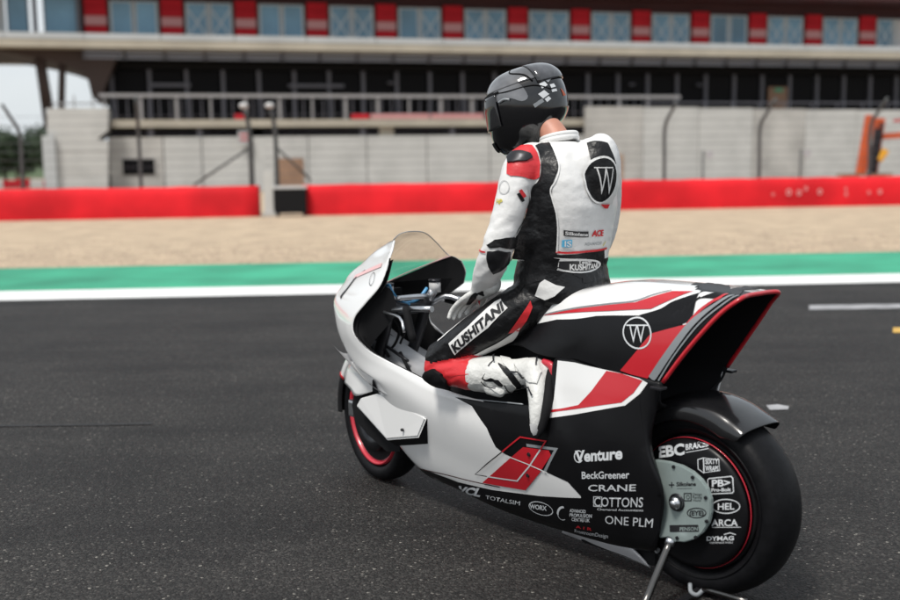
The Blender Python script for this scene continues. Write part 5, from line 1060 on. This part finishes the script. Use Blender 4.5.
BT = boot(SHIN, 1); reg('boot', BT)
B2_ = boot(SHIN, -1)
def bd(name, m_, pts, off=.002): return decal(name, BT, m_, 'boot', pts, off, .01)
bd('dark_vent', LB, [(0.7544,0.2559,0.706), (0.7076,0.2514,0.6933), (0.6696,0.2492,0.6655), (0.6737,0.2043,0.6178), (0.5765,0.279,0.594), (0.5953,0.2651,0.609), (0.6924,0.2265,0.6147), (0.7011,0.2583,0.6476), (0.7311,0.2689,0.6779)], .003)
decal('shin_plate', BT, M['glovew'], 'boot', [(0.8,0.2879,0.6932), (0.7732,0.2681,0.7052), (0.7432,0.2619,0.6973), (0.6989,0.2604,0.6629), (0.6832,0.2357,0.6249), (0.7296,0.2119,0.5992), (0.7287,0.272,0.5977), (0.7673,0.2849,0.6159), (0.7851,0.2976,0.6522)], .007, .01, thick=.005)
decal('ankle_plate', BT, M['glovew'], 'boot', [(0.7128,0.2257,0.7148), (0.6518,0.2056,0.7274), (0.598,0.2103,0.7207), (0.5753,0.2189,0.6926), (0.5629,0.2525,0.6564), (0.5898,0.2599,0.6571), (0.656,0.2424,0.6846)], .006, .01, thick=.005)
decal('calf_plate', BT, M['glovew'], 'boot', [(0.7777,0.2228,0.7207), (0.761,0.1988,0.7138), (0.6718,0.2468,0.6867), (0.6856,0.2532,0.6784), (0.7353,0.2493,0.704)], .006, .01, thick=.005)
bd('red_tab', M['rimred'], [(0.7881,0.2944,0.6772), (0.7657,0.2857,0.6773), (0.7501,0.2807,0.6695), (0.7703,0.2914,0.6627)], .004)
for L in ([(0.7946,0.2987,0.6399), (0.7748,0.2877,0.6189), (0.7461,0.2751,0.614)], [(0.7759,0.291,0.6747), (0.745,0.2808,0.6519), (0.7223,0.2629,0.6305)], [(0.8066,0.2207,0.7208), (0.7697,0.2613,0.7084), (0.7754,0.2812,0.6919)], [(0.714,0.2608,0.6351), (0.7292,0.2114,0.5993), (0.6998,0.2027,0.6078)], [(0.5806,0.2762,0.586), (0.5719,0.2827,0.5597), (0.5575,0.294,0.5318)], [(0.6265,0.1855,0.7317), (0.5963,0.2224,0.7118)], [(0.6937,0.2552,0.6812), (0.6637,0.2449,0.6839), (0.6194,0.2496,0.6692)], [(0.6568,0.2317,0.6392), (0.583,0.267,0.6412), (0.5603,0.2756,0.6175)]):
    stroke('strap', BT, M['darkmetal'], 'boot', L, .0045, .0085, .012)
stroke('toe_slider', BT, M['offwhite'], 'boot', [(0.5405,0.2967,0.5246), (0.5337,0.2888,0.4888)], .018, .006)
# gloves, five fingers each, resting on the thighs
def glove(wr, kn, spread, down, sg):
    wr, kn = V3(wr), V3(kn); d = (kn-wr).normalized(); sp = spread.normalized(); dn = down.normalized(); bm = bmesh.new()
    capsule_bm(bm, [wr-d*.055, wr-d*.02, wr], [.045, .040, .036])
    mid = wr.lerp(kn, .55); rot = Matrix((( *d, 0), (*sp, 0), (*d.cross(sp), 0), (0,0,0,1))).transposed()
    ell_bm(bm, mid, (.052, .042, .020), rot); ell_bm(bm, kn-d*.012, (.026, .042, .017), rot)
    for i, (o_, ln) in enumerate(((-.034, .060), (-.012, .072), (.011, .076), (.034, .070))):
        b0 = kn+sp*o_; a1 = b0+d*ln*.42+dn*.006; a2 = a1+(d*.55+dn*.8).normalized()*ln*.36; a3 = a2+(dn-d*.25).normalized()*ln*.30
        capsule_bm(bm, [b0-d*.02, b0, a1, a2, a3], [.0105, .0102, .0094, .0088, .008], 10, 3)
    t0 = wr+d*.025+sp*.034*sg; capsule_bm(bm, [t0, t0+d*.025+sp*.024*sg+dn*.01, t0+d*.05+sp*.026*sg+dn*.03], [.014, .0115, .0095], 10, 3)
    g = fuse('glove', bm, .0028, [M['glovew']], PERS, 3, .5)
    return g
wl, kl = V3((0.863, 0.24, 0.959)), V3((0.924, 0.245, 0.917))
GL = glove(wl, kl, V3((.25, .97, 0)), V3((.35, .35, -1)), -1)
wr_ = V3((.90, -.20, .965)); glove(wr_, wr_+V3((.075, .01, -.035)), V3((.1, 1, 0)), V3((.3, -.3, -1)), 1)
reg('glove', GL)
decal('glove_panel', GL, M['leather_b'], 'glove', [(0.8824,0.2726,0.9382), (0.8584,0.2746,0.9552), (0.8375,0.2741,0.9569), (0.8613,0.2621,0.9316), (0.9103,0.2472,0.9072), (0.9348,0.245,0.901)], .002, .01)
stroke('glove_strap', GL, M['leather_b'], 'glove', [(0.8644,0.2737,0.9731), (0.8394,0.2724,0.9529), (0.8158,0.2546,0.9459)], .009, .002)
stroke('knuckle_guard', GL, M['leather_b'], 'glove', [(0.9316,0.2828,0.9275), (0.9321,0.2677,0.9072), (0.937,0.2381,0.8925)], .010, .003)

# helmet
HM = Matrix.Translation(HC)@Matrix.Rotation(R(36), 4, 'Z')@Matrix.Rotation(R(17), 4, 'Y')
hz = [.150, .147, .138, .118, .085, .045, .005, -.035, -.075, -.115, -.142]
hxf = [.012, .045, .080, .110, .133, .147, .153, .158, .160, .152, .132]
hxb = [.012, .050, .090, .122, .147, .158, .158, .152, .138, .115, .09]
hyh = [.010, .040, .070, .096, .117, .128, .130, .126, .117, .101, .085]
def hpt(i, t_, s=1.0, ds=0):
    n = len(hz)-1; z = cr_pt([V3((hz[k], hxf[k], hxb[k])) for k in range(n+1)], i); y = cr_pt([V3((hyh[k], 0, 0)) for k in range(n+1)], i).x
    ct, st = math.cos(t_), math.sin(t_); x = (z.y if ct > 0 else z.z)*math.copysign(abs(ct)**.92, ct); yy = y*math.copysign(abs(st)**.92, st)
    zz = z.x + (max(0, i-7.2)/2.8)*.050*max(0, -ct)**1.6+(max(0, i-8)/2)*.004*abs(st)
    return HM@V3((x*s+ds*ct, yy*s+ds*st, zz*s))
bm = bmesh.new(); NS, NR = 56, 50; rg = []
for a in range(NR+1):
    rg.append([bm.verts.new(hpt(a/NR*10, 2*math.pi*k/NS)) for k in range(NS)])
for A, B in zip(rg, rg[1:]):
    for k in range(NS): bm.faces.new((A[k], A[(k+1) % NS], B[(k+1) % NS], B[k]))
bm.faces.new(rg[0][::-1])
HEL = bmesh_obj('helmet', bm, M['helm'], PERS, True); reg('helm', HEL)
md = HEL.modifiers.new('thickness', 'SOLIDIFY'); md.thickness = .012; md.offset = -1
def hgrid(name, i0, i1, t0, t1, ds, m_, n=16, k=24, shape=None, par=HEL, thick=.003):
    rows = [[hpt(i0+(i1-i0)*a/n, t0+(t1-t0)*b_/k, 1, ds if not shape else shape(a/n, b_/k)) for b_ in range(k+1)] for a in range(n+1)]
    o = patch(name, rows, m_, par, mirror=False, thick=0, sub=1)
    me = o.data; c = HM.to_translation()
    if sum((p.center-c).dot(p.normal) for p in me.polygons) < 0: me.flip_normals()
    md = o.modifiers.new('t', 'SOLIDIFY'); md.thickness = thick; md.offset = 1; return o
hgrid('visor', 4.3, 7.2, R(-56), R(56), .005, mat('visor_dark', (.02, .02, .022), .1, coat=.3))
hgrid('visor_seal', 4.1, 4.28, R(-62), R(62), .004, M['matte'], 2)
hgrid('chin_vent', 8.3, 9.3, R(-24), R(24), .004, M['matte'], 6, 8)
# top shell graphic with sky reflection in its colour, and rear spoiler
hgrid('crown_graphic_reflection', 1.0, 4.0, R(20), R(118), .0012, M['smoke'], thick=.001); hgrid('crown_graphic_reflection', 1.0, 4.0, R(-118), R(-20), .0012, M['smoke'], thick=.001)
hgrid('crown_graphic_reflection', .15, 3.9, R(-19), R(19), .0014, M['smoke'], thick=.001)
def sp(a, b_): return .003+.010*math.sin(a*math.pi)**.7*(math.sin(b_*math.pi)**.35)
SPO = hgrid('spoiler', 1.2, 4.5, R(118), R(242), .003, mat('smoked_silver_plastic', (.07, .072, .08), .12, coat=.6, nscale=12, nvar=.9), shape=sp, thick=.003); 
tube('vent_line', [hpt(1.2, R(78), 1, .004), hpt(2.4, R(84), 1, .005), hpt(3.3, R(104), 1, .005), hpt(4.2, R(112), 1, .004)], .0028, M['matte'], HEL, 8, 4)
tube('shell_line', [hpt(4.1, R(40), 1, .003), hpt(4.4, R(75), 1, .003), hpt(4.6, R(110), 1, .003), hpt(5.4, R(135), 1, .003)], .0022, M['matte'], HEL, 8, 5)
tube('visor_pivot_line', [hpt(5.1, R(60), 1, .004), hpt(5.0, R(70), 1, .005), hpt(5.2, R(78), 1, .004)], .005, M['grey'], HEL, 8, 5)
reg('spoil', SPO); TARGETS['hs'] = TARGETS['helm']+TARGETS['spoil']
for q in (((539,84),(544,81),(547.5,85),(542,88.5)), ((538,94),(544,90),(549,94),(543,98.5)), ((544.5,99),(548.5,96),(551,98.5),(547,102)), ((549,84),(553,83),(555,87),(551,88)), ((551,89.5),(556,88.5),(557,91),(552,92)), ((541,76),(546,75),(551,79),(548,82),(543,79))):
    pass
for q in ([(0.7378,0.0545,1.7082), (0.7309,0.0354,1.7192), (0.7213,0.0272,1.7046), (0.7282,0.0489,1.6918)], [(0.7342,0.0636,1.672), (0.7236,0.0433,1.6863), (0.7135,0.0277,1.672), (0.7227,0.0495,1.6558)], [(0.7198,0.0448,1.654), (0.7136,0.0302,1.6648), (0.7093,0.0216,1.6559), (0.7148,0.0369,1.6433)], [(0.7188,0.0193,1.7065), (0.7158,0.0012,1.7106), (0.7114,-0.0047,1.6999), (0.7139,0.0166,1.6939)], [(0.713,0.0176,1.6884), (0.7094,-0.0052,1.6926), (0.7071,-0.0081,1.6836), (0.7104,0.0151,1.6794)], [(0.7384,0.0432,1.7372), (0.7307,0.025,1.741), (0.724,0.0057,1.7271), (0.7235,0.0221,1.7157), (0.7316,0.0399,1.7261)]):
    decal('white_square', HEL, M['letter'], 'hs', q, .002, .01)
decal('orange_mark', HEL, M['orange'], 'hs', [(0.7097,-0.027,1.6952), (0.7099,-0.0435,1.685), (0.7119,-0.0593,1.6712), (0.7053,-0.0385,1.6666)], .002)
stroke('grey_mark', HEL, M['grey'], 'hs', [(0.7423,0.0762,1.6293), (0.7306,0.0623,1.6416), (0.7225,0.0498,1.6504)], .006, .002)
decal('grey_swirl', HEL, M['smoke'], 'hs', [(0.899,0.1412,1.6498), (0.8742,0.1339,1.6994), (0.8365,0.1144,1.7265), (0.7883,0.1011,1.7096), (0.7583,0.0906,1.6654), (0.7746,0.1051,1.648), (0.8131,0.1279,1.6601), (0.8516,0.1411,1.651)], .0018, .01, smooth=3)  # same grey: graphic and painted-in reflection together

def shift(o, d):
    for c in o.children:
        if c.type == 'MESH': c.data.transform(Matrix.Translation(d)); c.data.update()
        shift(c, d)
shift(PERS, -PO)
